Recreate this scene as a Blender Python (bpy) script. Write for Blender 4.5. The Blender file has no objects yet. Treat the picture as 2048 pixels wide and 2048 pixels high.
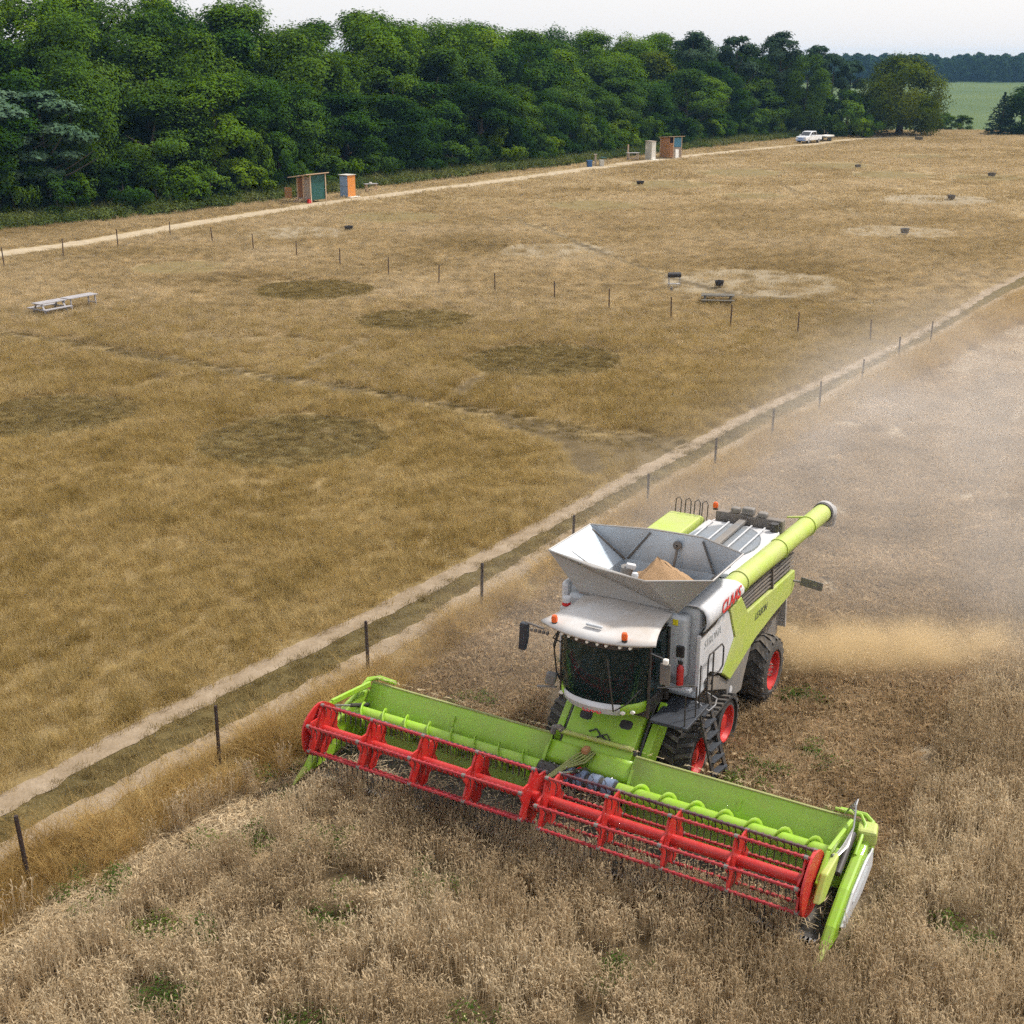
import bpy, bmesh, math, random
import numpy as np
from mathutils import Vector, Matrix, Euler

random.seed(7)
rng = np.random.default_rng(11)
S = bpy.context.scene
COL = S.collection
R = math.radians

# ------------------------------------------------------------------ camera
FPX, HOR, CAMH = 2626.0, 112.6, 14.46
PITCH = math.atan((1024 - HOR) / FPX)
cam = bpy.data.cameras.new('camera')
cam.sensor_width = 36.0
cam.lens = 36.0 * FPX / 2048.0
cam.clip_start, cam.clip_end = 0.5, 8000
camo = bpy.data.objects.new('camera', cam)
COL.objects.link(camo)
camo.location = (0, 0, CAMH)
camo.rotation_euler = (math.pi / 2 - PITCH, 0, 0)
S.camera = camo

# ------------------------------------------------------------------ sky, sun, exposure
SUN_AZ, SUN_EL = R(62), R(50)          # azimuth from +Y towards +X
W = bpy.data.worlds.new('World')
S.world = W
W.use_nodes = True
wn, wl = W.node_tree.nodes, W.node_tree.links
wn.clear()
sky = wn.new('ShaderNodeTexSky')
sky.sky_type = 'NISHITA'
sky.sun_disc = False
sky.sun_elevation = SUN_EL
sky.sun_rotation = SUN_AZ
sky.dust_density = 3.0
sky.air_density = 1.0
mixw = wn.new('ShaderNodeMix'); mixw.data_type = 'RGBA'
mixw.inputs['Factor'].default_value = 0.72
mixw.inputs['B'].default_value = (8.4, 8.35, 8.5, 1)     # even white overcast veil
bg = wn.new('ShaderNodeBackground'); bg.inputs['Strength'].default_value = 0.10
wo = wn.new('ShaderNodeOutputWorld')
wl.new(sky.outputs['Color'], mixw.inputs['A'])
wl.new(mixw.outputs['Result'], bg.inputs['Color'])
wl.new(bg.outputs['Background'], wo.inputs['Surface'])

sun = bpy.data.lights.new('sun', 'SUN')
sun.energy = 3.4
sun.angle = R(6)
sun.color = (1.0, 0.955, 0.89)
suno = bpy.data.objects.new('sun', sun)
COL.objects.link(suno)
sd = Vector((math.sin(SUN_AZ) * math.cos(SUN_EL), math.cos(SUN_AZ) * math.cos(SUN_EL), math.sin(SUN_EL)))
suno.rotation_euler = sd.to_track_quat('Z', 'Y').to_euler()
suno.location = (40, 30, 60)

vs = S.view_settings
vs.view_transform = 'Standard'
vs.look = 'None'
vs.exposure = 0.48
vs.gamma = 1.0
vs.use_curve_mapping = False
cy = S.cycles
cy.max_bounces = 6; cy.diffuse_bounces = 3; cy.glossy_bounces = 2; cy.transmission_bounces = 4
cy.transparent_max_bounces = 8; cy.volume_bounces = 1
cy.use_denoising = False
cy.use_adaptive_sampling = True; cy.adaptive_threshold = 0.03; cy.adaptive_min_samples = 24
cy.caustics_reflective = False; cy.caustics_refractive = False
cy.volume_step_rate = 1.0; cy.volume_max_steps = 96

# ------------------------------------------------------------------ geometry of the place
TH = R(29.06)
MO = Vector((0.549, 21.474, 0.0))                # ground point below the header's middle
ML = Vector((math.cos(TH), -math.sin(TH), 0)); MB_ = Vector((math.sin(TH), math.cos(TH), 0))
def LB(L, B):
    """machine-run coordinates (left of machine, rearward) to world x, y"""
    return (MO.x + ML.x * L + MB_.x * B, MO.y + ML.y * L + MB_.y * B)
def toLB(x, y):
    dx, dy = x - MO.x, y - MO.y
    return dx * ML.x + dy * ML.y, dx * MB_.x + dy * MB_.y
def smooth(a, b, x):
    t = np.clip((x - a) / (b - a), 0, 1)
    return t * t * (3 - 2 * t)
def terrain(x, y):
    x = np.asarray(x, float); y = np.asarray(y, float)
    z = -12.0 * smooth(272, 430, y) + 10.0 * smooth(480, 1050, y) + 2.0 * smooth(1050, 1800, y)
    return z
def tz(x, y): return float(terrain(x, y))

def vnoise(x, y, s, seed=0):
    """smooth value noise on arrays"""
    x = np.asarray(x) / s + seed * 17.3; y = np.asarray(y) / s + seed * 9.1
    xi, yi = np.floor(x).astype(np.int64), np.floor(y).astype(np.int64)
    fx, fy = x - xi, y - yi
    fx = fx * fx * (3 - 2 * fx); fy = fy * fy * (3 - 2 * fy)
    def h(a, b):
        n = (a * 374761393 + b * 668265263 + seed * 1442695) & 0x7fffffff
        n = ((n ^ (n >> 13)) * 1274126177) & 0x7fffffff
        return ((n ^ (n >> 16)) & 0xffff) / 65535.0
    return (h(xi, yi) * (1 - fx) + h(xi + 1, yi) * fx) * (1 - fy) + (h(xi, yi + 1) * (1 - fx) + h(xi + 1, yi + 1) * fx) * fy

# ------------------------------------------------------------------ helpers
def tag(o, label=None, cat=None, group=None, kind=None):
    if label: o['label'] = label
    if cat: o['category'] = cat
    if group: o['group'] = group
    if kind: o['kind'] = kind
    return o
def empty(name, loc=(0, 0, 0), rz=0.0, **k):
    o = bpy.data.objects.new(name, None)
    o.empty_display_size = 0.2
    COL.objects.link(o); o.location = loc; o.rotation_euler = (0, 0, rz)
    return tag(o, **k)
def mobj(name, me, parent=None, mat=None, **k):
    o = bpy.data.objects.new(name, me)
    COL.objects.link(o)
    if mat is not None and not me.materials: me.materials.append(mat)
    if parent is not None: o.parent = parent
    return tag(o, **k)
def copy_tree(o, parent=None):
    c = o.copy(); COL.objects.link(c); c.parent = parent
    for ch in list(o.children): copy_tree(ch, c)
    return c

class MB:
    def __init__(s): s.v = []; s.f = []
    def add(s, vs, fs):
        n = len(s.v); s.v += [tuple(v) for v in vs]; s.f += [tuple(i + n for i in f) for f in fs]; return s
    def box(s, c, d, rot=None):
        M = Matrix.Identity(3) if rot is None else Euler(rot).to_matrix()
        vs = [Vector(c) + M @ Vector((d[0] / 2 * a, d[1] / 2 * b, d[2] / 2 * e)) for a in (-1, 1) for b in (-1, 1) for e in (-1, 1)]
        return s.add(vs, [(0, 1, 3, 2), (4, 6, 7, 5), (0, 4, 5, 1), (2, 3, 7, 6), (0, 2, 6, 4), (1, 5, 7, 3)])
    def bb(s, a, b):
        return s.box([(a[i] + b[i]) / 2 for i in range(3)], [abs(b[i] - a[i]) for i in range(3)])
    def beam(s, p, q, w, h, up=(0, 0, 1)):
        p, q = Vector(p), Vector(q); d = (q - p)
        if d.length < 1e-6: return s
        t = d.normalized(); u = Vector(up)
        if abs(t.dot(u)) > .98: u = Vector((1, 0, 0))
        sx = t.cross(u).normalized(); sy = sx.cross(t)
        vs = [e + sx * (a * w / 2) + sy * (b * h / 2) for e in (p, q) for a, b in ((-1, -1), (1, -1), (1, 1), (-1, 1))]
        return s.add(vs, [(3, 2, 1, 0), (4, 5, 6, 7), (0, 1, 5, 4), (1, 2, 6, 5), (2, 3, 7, 6), (3, 0, 4, 7)])
    def tube(s, path, r, n=8, cap=True):
        path = [Vector(p) for p in path]; rs = r if isinstance(r, (list, tuple)) else [r] * len(path)
        ref = Vector((0, 0, 1)); rings = []
        for i, p in enumerate(path):
            a = path[max(i - 1, 0)]; b = path[min(i + 1, len(path) - 1)]
            t = (b - a).normalized()
            u = ref - t * ref.dot(t)
            if u.length < .05: u = Vector((1, 0, 0)) - t * t.x
            u.normalize(); ref = u; w = t.cross(u)
            rings.append([p + (u * math.cos(2 * math.pi * k / n) + w * math.sin(2 * math.pi * k / n)) * rs[i] for k in range(n)])
        vs = [v for g in rings for v in g]; fs = []
        for i in range(len(rings) - 1):
            for k in range(n):
                fs.append((i * n + k, i * n + (k + 1) % n, (i + 1) * n + (k + 1) % n, (i + 1) * n + k))
        if cap:
            fs.append(tuple(range(n))[::-1]); fs.append(tuple((len(rings) - 1) * n + k for k in range(n)))
        return s.add(vs, fs)
    def cyl(s, p, q, r0, r1=None, n=16): return s.tube([p, q], [r0, r0 if r1 is None else r1], n)
    def prism(s, poly, f, d0, d1):
        """poly: 2-D outline; f(u, v, d) -> 3-D"""
        n = len(poly)
        vs = [f(u, v, d0) for u, v in poly] + [f(u, v, d1) for u, v in poly]
        fs = [tuple(range(n))[::-1], tuple(range(n, 2 * n))] + [(i, (i + 1) % n, n + (i + 1) % n, n + i) for i in range(n)]
        return s.add(vs, fs)
    def sheet(s, rows):
        n = len(rows[0]); vs = [v for r_ in rows for v in r_]
        return s.add(vs, [(i * n + j, i * n + j + 1, (i + 1) * n + j + 1, (i + 1) * n + j) for i in range(len(rows) - 1) for j in range(n - 1)])
    def lathe(s, prof, f, n=24):
        """prof: (radius, along) ; f(x, y, along)"""
        m = len(prof); vs = []
        for k in range(n):
            a = 2 * math.pi * k / n
            vs += [f(r_ * math.cos(a), r_ * math.sin(a), t) for r_, t in prof]
        return s.add(vs, [(k * m + j, ((k + 1) % n) * m + j, ((k + 1) % n) * m + j + 1, k * m + j + 1) for k in range(n) for j in range(m - 1)])
    def mesh(s, name):
        me = bpy.data.meshes.new(name); me.from_pydata(s.v, [], s.f)
        bm = bmesh.new(); bm.from_mesh(me); bmesh.ops.recalc_face_normals(bm, faces=bm.faces); bm.to_mesh(me); bm.free()
        return me
    def build(s, name, mat, parent=None, smooth=False, bevel=0, solid=0, **k):
        me = s.mesh(name); me.materials.append(mat)
        if smooth:
            me.polygons.foreach_set('use_smooth', [True] * len(me.polygons)); me.set_sharp_from_angle(angle=R(38))
        o = mobj(name, me, parent, **k)
        if solid:
            m = o.modifiers.new('Solidify', 'SOLIDIFY'); m.thickness = solid; m.offset = 0
        if bevel:
            m = o.modifiers.new('Bevel', 'BEVEL'); m.width = bevel; m.segments = 2; m.limit_method = 'ANGLE'; m.angle_limit = R(40)
        return o

# ------------------------------------------------------------------ materials
MATS = {}
def nodes_of(name):
    m = bpy.data.materials.new(name); m.use_nodes = True
    n = m.node_tree.nodes; n.clear()
    return m, n, m.node_tree.links
def mat(name, col, rough=.5, metal=0.0, var=.12, scale=3.0, dirt=None, dirt_amt=0.0, dirt_scale=2.2, bump=0.0, bscale=40, coat=0.0, spec=.5, updirt=0.0):
    """painted / plain surface: colour with fine variation, optional dust film with its own shape"""
    m, n, l = nodes_of(name)
    out = n.new('ShaderNodeOutputMaterial'); p = n.new('ShaderNodeBsdfPrincipled')
    tc = n.new('ShaderNodeTexCoord')
    nz = n.new('ShaderNodeTexNoise'); nz.inputs['Scale'].default_value = scale; nz.inputs['Detail'].default_value = 5
    l.new(tc.outputs['Object'], nz.inputs['Vector'])
    a = n.new('ShaderNodeMix'); a.data_type = 'RGBA'
    a.inputs['A'].default_value = (*[c * (1 - var) for c in col], 1); a.inputs['B'].default_value = (*[min(1, c * (1 + var)) for c in col], 1)
    l.new(nz.outputs['Fac'], a.inputs['Factor'])
    last = a.outputs['Result']
    if dirt:
        d = n.new('ShaderNodeTexNoise'); d.inputs['Scale'].default_value = dirt_scale; d.inputs['Detail'].default_value = 8; d.inputs['Roughness'].default_value = .65
        l.new(tc.outputs['Object'], d.inputs['Vector'])
        mr = n.new('ShaderNodeMapRange'); mr.inputs['From Min'].default_value = .35; mr.inputs['From Max'].default_value = .75
        mr.inputs['To Max'].default_value = dirt_amt
        l.new(d.outputs['Fac'], mr.inputs['Value'])
        fac = mr.outputs['Result']
        if updirt:
            g = n.new('ShaderNodeNewGeometry'); sx = n.new('ShaderNodeSeparateXYZ'); l.new(g.outputs['Normal'], sx.inputs[0])
            mu = n.new('ShaderNodeMath'); mu.operation = 'MULTIPLY_ADD'; mu.use_clamp = True
            mm = n.new('ShaderNodeMath'); mm.operation = 'MAXIMUM'; l.new(sx.outputs['Z'], mm.inputs[0])
            mz = n.new('ShaderNodeMath'); mz.operation = 'MULTIPLY'; mz.inputs[1].default_value = updirt
            l.new(mm.outputs[0], mz.inputs[0])
            l.new(mz.outputs[0], mu.inputs[0]); l.new(d.outputs['Fac'], mu.inputs[1]); l.new(fac, mu.inputs[2]); fac = mu.outputs[0]
        b = n.new('ShaderNodeMix'); b.data_type = 'RGBA'; b.inputs['B'].default_value = (*dirt, 1)
        l.new(last, b.inputs['A']); l.new(fac, b.inputs['Factor']); last = b.outputs['Result']
        r2 = n.new('ShaderNodeMapRange'); r2.inputs['To Min'].default_value = rough; r2.inputs['To Max'].default_value = .9
        l.new(fac, r2.inputs['Value']); l.new(r2.outputs['Result'], p.inputs['Roughness'])
    else:
        p.inputs['Roughness'].default_value = rough
    l.new(last, p.inputs['Base Color'])
    p.inputs['Metallic'].default_value = metal
    p.inputs['Specular IOR Level'].default_value = spec
    p.inputs['Coat Weight'].default_value = coat
    if bump:
        bn = n.new('ShaderNodeTexNoise'); bn.inputs['Scale'].default_value = bscale; bn.inputs['Detail'].default_value = 6
        l.new(tc.outputs['Object'], bn.inputs['Vector'])
        bp = n.new('ShaderNodeBump'); bp.inputs['Strength'].default_value = bump; bp.inputs['Distance'].default_value = .02
        l.new(bn.outputs['Fac'], bp.inputs['Height']); l.new(bp.outputs['Normal'], p.inputs['Normal'])
    l.new(p.outputs['BSDF'], out.inputs['Surface'])
    MATS[name] = m
    return m
DUST = (.33, .25, .16)
M = dict(
    green=mat('lime_paint', (.27, .50, .012), .42, var=.1, dirt=DUST, dirt_amt=.3, dirt_scale=3.5, coat=.1, updirt=.15),
    greensheet=mat('lime_sheet_dusty', (.26, .49, .012), .42, var=.08, dirt=(.30, .28, .13), dirt_amt=.75, dirt_scale=.45, coat=.1),
    green_side=mat('lime_paint_dusty', (.38, .50, .05), .45, var=.08, dirt=(.42, .36, .22), dirt_amt=.38, dirt_scale=1.6, coat=.08, updirt=.4),
    white=mat('white_paint', (.62, .635, .66), .42, var=.05, dirt=DUST, dirt_amt=.34, dirt_scale=1.4, coat=.08, updirt=.15),
    roofwhite=mat('roof_white_dusty', (.56, .55, .54), .55, var=.06, dirt=(.36, .27, .18), dirt_amt=.6, dirt_scale=1.1, updirt=.25),
    grey=mat('light_grey_paint', (.50, .53, .56), .45, var=.05, dirt=DUST, dirt_amt=.15, updirt=.2),
    tankin=mat('tank_inner_sheet', (.52, .60, .68), .42, metal=.25, var=.1, dirt=DUST, dirt_amt=.36, dirt_scale=1.6),
    tankout=mat('tank_outer_sheet', (.36, .355, .345), .5, metal=.2, var=.08, dirt=DUST, dirt_amt=.45),
    darkgrey=mat('dark_grey_plastic', (.09, .09, .095), .6, var=.2, dirt=DUST, dirt_amt=.35, updirt=.4),
    midgrey=mat('mid_grey_plastic', (.16, .155, .15), .6, var=.12, dirt=DUST, dirt_amt=.45),
    black=mat('black_metal', (.022, .022, .024), .5, var=.3, dirt=DUST, dirt_amt=.18),
    rubber=mat('rubber', (.028, .027, .027), .8, var=.25, dirt=(.2, .16, .11), dirt_amt=.3, bump=.3, updirt=.15),
    lug=mat('rubber_lug', (.05, .047, .045), .8, var=.25, dirt=(.24, .19, .13), dirt_amt=.6),
    red=mat('red_paint', (.50, .014, .014), .42, var=.15, dirt=DUST, dirt_amt=.14, dirt_scale=5, coat=.1),
    redbar=mat('red_bar_paint', (.36, .012, .024), .48, var=.2, dirt=DUST, dirt_amt=.2, dirt_scale=6),
    steel=mat('bare_steel', (.42, .41, .40), .38, metal=.8, var=.12),
    purple=mat('dark_tine_bar', (.06, .02, .04), .5, var=.3, dirt=DUST, dirt_amt=.35),
    orange=mat('amber_lens', (.75, .12, .02), .25, var=.1),
    olive=mat('dusty_guard', (.25, .29, .075), .7, var=.15, dirt=(.3, .25, .15), dirt_amt=.75),
    screen=mat('dust_screen_mesh', (.23, .26, .29), .5, metal=.4, var=.12, dirt=DUST, dirt_amt=.3),
    spout=mat('spout_rubber', (.36, .35, .34), .7, var=.12, dirt=DUST, dirt_amt=.3),
    blue=mat('blue_sleeve', (.13, .19, .30), .5, var=.2, dirt=DUST, dirt_amt=.3),
    grain=mat('grain', (.38, .235, .12), .9, var=.35, scale=60, bump=.8, bscale=90),
    yellow=mat('yellow_sticker', (.7, .6, .02), .5),
    redtext=mat('red_lettering', (.62, .03, .03), .45),
    greytext=mat('grey_lettering', (.36, .37, .37), .5),
    darktext=mat('dark_lettering', (.10, .12, .06), .5),
    seat=mat('seat_fabric', (.05, .06, .09), .9),
    rustpost=mat('post_dark_steel', (.035, .02, .016), .75, var=.4, scale=9, bump=.3),
    greypost=mat('post_weathered', (.10, .065, .045), .85, var=.35, scale=9, bump=.3),
    wood=mat('weathered_wood', (.38, .31, .25), .85, var=.3, scale=7),
    greywood=mat('silvered_wood', (.33, .31, .31), .85, var=.25, scale=6),
    darkwood=mat('old_dark_wood', (.11, .095, .07), .85, var=.4, scale=6),
    plankwood=mat('orange_brown_boards', (.40, .19, .08), .8, var=.25, scale=4),
    palewood=mat('new_timber', (.58, .42, .28), .8, var=.2, scale=5),
    tarp=mat('green_tarpaulin', (.008, .075, .062), .55, var=.3, scale=2.5, bump=.5, bscale=4),
    bluepaint=mat('pale_blue_paint', (.23, .32, .46), .6, var=.12),
    tealpaint=mat('teal_blue_paint', (.07, .22, .33), .6, var=.12),
    orangepaint=mat('orange_paint', (.62, .23, .045), .6, var=.12),
    palegrey=mat('pale_grey_board', (.50, .48, .42), .75, var=.12),
    offwhite=mat('off_white_board', (.78, .74, .66), .7, var=.08),
    carwhite=mat('car_white', (.80, .80, .81), .3, var=.02, coat=.4),
    carblue=mat('car_front_blue', (.25, .36, .62), .4, var=.1),
    tyre=mat('tyre_black', (.025, .025, .025), .8),
    alloy=mat('wheel_alloy', (.5, .5, .52), .35, metal=.6),
    navy=mat('anthracite_plate', (.03, .034, .042), .55, var=.2),
    floor=mat('trough_steel', (.03, .028, .024), .6, var=.4, dirt=(.22, .16, .09), dirt_amt=.5, dirt_scale=9),
    ash=mat('sooty_steel', (.035, .032, .034), .7, var=.4),
    brightblue=mat('blue_plastic', (.03, .10, .25), .5),
)
def glass(name, col, body):
    """tinted glass: partly see-through, partly a dark mirror-like pane"""
    m, n, l = nodes_of(name)
    out = n.new('ShaderNodeOutputMaterial')
    t = n.new('ShaderNodeBsdfTransparent'); t.inputs['Color'].default_value = (*col, 1)
    g = n.new('ShaderNodeBsdfPrincipled'); g.inputs['Base Color'].default_value = (*body, 1); g.inputs['Roughness'].default_value = .07; g.inputs['Specular IOR Level'].default_value = .6
    mx = n.new('ShaderNodeMixShader'); mx.inputs[0].default_value = .62
    l.new(t.outputs[0], mx.inputs[1]); l.new(g.outputs[0], mx.inputs[2])
    l.new(mx.outputs[0], out.inputs['Surface'])
    return m
M['cabglass'] = glass('tinted_cab_glass', (.45, .62, .60), (.012, .026, .026))
M['carglass'] = mat('dark_car_glass', (.02, .022, .026), .08, spec=.8)

def foliage(name, cols, pscale=.35, tip=None, trans=.25, objcol=False, fine=6.0):
    """leaves / blades: colour patches by position, diffuse + translucent"""
    m, n, l = nodes_of(name)
    out = n.new('ShaderNodeOutputMaterial')
    g = n.new('ShaderNodeNewGeometry')
    nz = n.new('ShaderNodeTexNoise'); nz.inputs['Scale'].default_value = pscale; nz.inputs['Detail'].default_value = 4
    l.new(g.outputs['Position'], nz.inputs['Vector'])
    cr = n.new('ShaderNodeValToRGB'); cr.color_ramp.interpolation = 'LINEAR'
    e = cr.color_ramp.elements
    e[0].position = .3; e[0].color = (*cols[0], 1); e[1].position = .7; e[1].color = (*cols[-1], 1)
    for i, c in enumerate(cols[1:-1]):
        x = e.new(.3 + .4 * (i + 1) / (len(cols) - 1)); x.color = (*c, 1)
    l.new(nz.outputs['Fac'], cr.inputs['Fac'])
    n2 = n.new('ShaderNodeTexNoise'); n2.inputs['Scale'].default_value = fine; n2.inputs['Detail'].default_value = 2
    l.new(g.outputs['Position'], n2.inputs['Vector'])
    mr = n.new('ShaderNodeMapRange'); mr.inputs['From Min'].default_value = .25; mr.inputs['From Max'].default_value = .75
    mr.inputs['To Min'].default_value = .6; mr.inputs['To Max'].default_value = 1.4
    l.new(n2.outputs['Fac'], mr.inputs['Value'])
    mu = n.new('ShaderNodeMix'); mu.data_type = 'RGBA'; mu.blend_type = 'MULTIPLY'; mu.inputs['Factor'].default_value = 1
    l.new(cr.outputs['Color'], mu.inputs['A']); l.new(mr.outputs['Result'], mu.inputs['B'])
    last = mu.outputs['Result']
    if objcol:
        oi = n.new('ShaderNodeObjectInfo')
        m2 = n.new('ShaderNodeMix'); m2.data_type = 'RGBA'; m2.blend_type = 'MULTIPLY'; m2.inputs['Factor'].default_value = 1
        l.new(last, m2.inputs['A']); l.new(oi.outputs['Color'], m2.inputs['B']); last = m2.outputs['Result']
    d = n.new('ShaderNodeBsdfDiffuse'); t = n.new('ShaderNodeBsdfTranslucent'); mx = n.new('ShaderNodeMixShader')
    mx.inputs[0].default_value = trans
    l.new(last, d.inputs['Color']); l.new(last, t.inputs['Color'])
    l.new(d.outputs[0], mx.inputs[1]); l.new(t.outputs[0], mx.inputs[2]); l.new(mx.outputs[0], out.inputs['Surface'])
    return m
M['leaf'] = foliage('broadleaf_foliage', [(.038, .076, .013), (.06, .116, .017), (.095, .156, .022)], .20, trans=.22, objcol=True, fine=1.5)
M['needle'] = foliage('pine_foliage', [(.045, .08, .04), (.062, .105, .055), (.085, .13, .07)], .3, trans=.2, objcol=True, fine=2)
M['bark'] = mat('bark', (.09, .07, .055), .9, var=.4, scale=3, bump=.8, bscale=12)
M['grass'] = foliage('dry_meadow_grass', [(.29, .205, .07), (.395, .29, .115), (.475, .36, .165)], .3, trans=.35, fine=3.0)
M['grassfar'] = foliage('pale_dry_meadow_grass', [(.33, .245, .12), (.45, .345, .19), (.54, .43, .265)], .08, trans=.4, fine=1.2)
M['vergegrass'] = foliage('golden_verge_grass', [(.32, .205, .07), (.45, .31, .12), (.54, .38, .16)], .5, trans=.35, fine=4)
M['mown'] = foliage('mown_grass', [(.20, .15, .06), (.255, .19, .08), (.31, .235, .105)], .35, trans=.3, fine=1.6)
M['wheat'] = foliage('ripe_wheat', [(.34, .255, .15), (.49, .38, .235), (.64, .525, .35)], .35, trans=.35, fine=7)
M['straw'] = foliage('loose_straw', [(.42, .32, .19), (.56, .44, .27), (.68, .56, .38)], .5, trans=.3, fine=7)
M['stub'] = foliage('wheat_stubble', [(.33, .235, .13), (.44, .325, .19), (.55, .42, .26)], .5, trans=.3, fine=7)
M['weed'] = foliage('field_weeds', [(.05, .085, .02), (.08, .12, .025), (.12, .15, .03)], .8, trans=.25, fine=6)
M['flower'] = mat('weed_flowers', (.62, .58, .28), .8, var=.25)
M['under'] = foliage('undergrowth', [(.055, .085, .022), (.11, .14, .04), (.20, .19, .075)], .12, trans=.25, fine=1.5)
M['farleaf'] = foliage('distant_wood_foliage', [(.02, .045, .014), (.03, .06, .02), (.045, .075, .024)], .02, trans=.1, fine=.12)
# ================================================================== the ground
CIRC = [(-8.7, 50.4, 3.8), (-19.6, 54.1, 3.5), (1.6, 64.9, 3.9), (-5.6, 75.5, 3.5), (-13.0, 85.8, 4.0)]          # mown, dark
CIRC_D = [(-24.0, 95.6, 3.6), (-11.4, 127.1, 4.8), (8.4, 137.4, 5.0), (26.6, 147.1, 3.5), (19.2, 161.0, 5.1),
          (44.2, 190.0, 6.5), (30.2, 177.6, 6.0), (48.8, 174.3, 5.5), (60.5, 170.4, 4.7), (61.9, 207.6, 4.9)]      # mown, straw coloured
CIRC_P = [(-18.6, 115.2, 4.6), (3.5, 103.8, 4.8), (16.0, 88.6, 6.3), (33.4, 116.0, 5.1), (45.3, 142.7, 6.2)]       # mown, bare and pale
MAINP = [(-34, 75.5), (-26.0, 70.2), (-22.5, 68.1), (-14.7, 63.1), (-6.4, 57.8), (-1.5, 54.6), (2.9, 51.6), (6.4, 49.6)]
PATHS = [([(x_ + .28, y_ + .42) for x_, y_ in MAINP], .26), ([(x_ - .28, y_ - .42) for x_, y_ in MAINP], .30)] + [([(-34, 75.5), (-26.0, 70.2), (-22.5, 68.1), (-14.7, 63.1), (-6.4, 57.8), (-1.5, 54.6), (2.9, 51.6), (6.4, 49.6)], 0.12),
         ([(32.0, 158.3), (32.6, 139.0), (33.4, 125.0)], .4), ([(-0.3, 127.1), (5.0, 110.1), (8.1, 99.6), (10.5, 92), (14.6, 83.4), (24, 80.6)], .5),
         ([(-2.5, 57.8), (-1.7, 60.9), (-0.2, 62.6)], .35), ([(-17.4, 71.6), (-15.5, 69.5), (-12.8, 70.2), (-10.3, 68.8)], .35),
         ([(-10.1, 63.7), (-7.6, 70.2)], .3), ([(-16.7, 60.9), (-17.4, 58.8)], .3), ([(0.3, 52.5), (2.4, 50.0), (2.9, 46.2)], .6)]
RUT_L = [(-12.0, -20), (-11.2, -10), (-10.53, -3.3), (-10.3, .64), (-10.04, 3.1), (-9.64, 5.8), (-9.25, 8.9), (-8.81, 14.7), (-8.07, 27), (-7.64, 33), (-6.81, 39.3), (-5.96, 47.1), (-5.05, 57.3), (-4.49, 70), (-3.86, 78.2), (-2.0, 100), (1, 130)]
RUT_R = [(-10.3, -20), (-9.55, -10), (-8.95, -2.3), (-8.60, -.6), (-8.36, 1.3), (-8.1, 4), (-7.8, 6.8), (-7.66, 10), (-7.55, 13), (-7.2, 19.3), (-6.9, 23.2), (-6.6, 27.9), (-6.15, 32.7), (-5.55, 36.7), (-5.0, 45.5), (-4.2, 53.5), (-3.3, 67.2), (-2.6, 73), (-1.0, 92), (2.2, 130)]
FENCE = [(-7.79, -5.36), (-7.71, -.25), (-7.42, 4.91), (-6.92, 9.6), (-6.55, 14.45), (-6.19, 19.31), (-5.79, 24.46), (-5.38, 29.72), (-5.02, 34.94), (-4.6, 40.06), (-4.35, 46.11), (-3.91, 51.09)]
CROPE = [(-7.6, -20), (-7.3, -6.4), (-6.85, -3.3), (-6.4, -.5), (-6.15, .6), (-6.3, 5), (-6.1, 12), (-5.4, 18), (-4.3, 30), (-.8, 61), (3, 130)]
ROAD = [(-62, 70), (-50, 87), (-39.6, 102.4), (-36.1, 107.6), (-32.5, 113.8), (-29.3, 121), (-24.2, 130.9), (-17.7, 142.1), (-10.0, 153.8), (0, 167.4), (10.9, 185), (23.9, 203.7), (39.1, 222.7), (50.2, 234.2), (60.3, 247.8), (70.8, 258), (80, 266)]
def li(tab, Bq):
    t = np.array(tab); return np.interp(Bq, t[:, 1], t[:, 0])
def pdist(x, y, pts):
    """distance of arrays x, y from a polyline"""
    d = np.full(np.shape(x), 1e9)
    for (ax, ay), (bx, by) in zip(pts[:-1], pts[1:]):
        vx, vy = bx - ax, by - ay; L2 = vx * vx + vy * vy
        t = np.clip(((x - ax) * vx + (y - ay) * vy) / L2, 0, 1)
        d = np.minimum(d, np.hypot(x - ax - t * vx, y - ay - t * vy))
    return d
def cmask(x, y, cs):
    m = np.zeros(np.shape(x))
    for cx, cy_, r in cs:
        d = np.hypot(x - cx, y - cy_) + (vnoise(x, y, 1.3, 4) - .5) * .5
        m = np.maximum(m, 1 - smooth(r - .25, r + .15, d))
    return m
def pathmask(x, y):
    m = np.zeros(np.shape(x))
    for pts, w in PATHS:
        d = pdist(x, y, pts) + (vnoise(x, y, 1.1, 5) - .5) * .35
        m = np.maximum(m, 1 - smooth(w * .7, w * 1.25, d))
    # the wide worn apron where the mown path meets the track
    dx, dy = (x - 6.2) / 3.6, (y - 48.8) / 2.6
    m = np.maximum(m, .8 * (1 - smooth(.7, 1.15, np.hypot(dx, dy) + (vnoise(x, y, 1.5, 6) - .5) * .5)))
    return m
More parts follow.
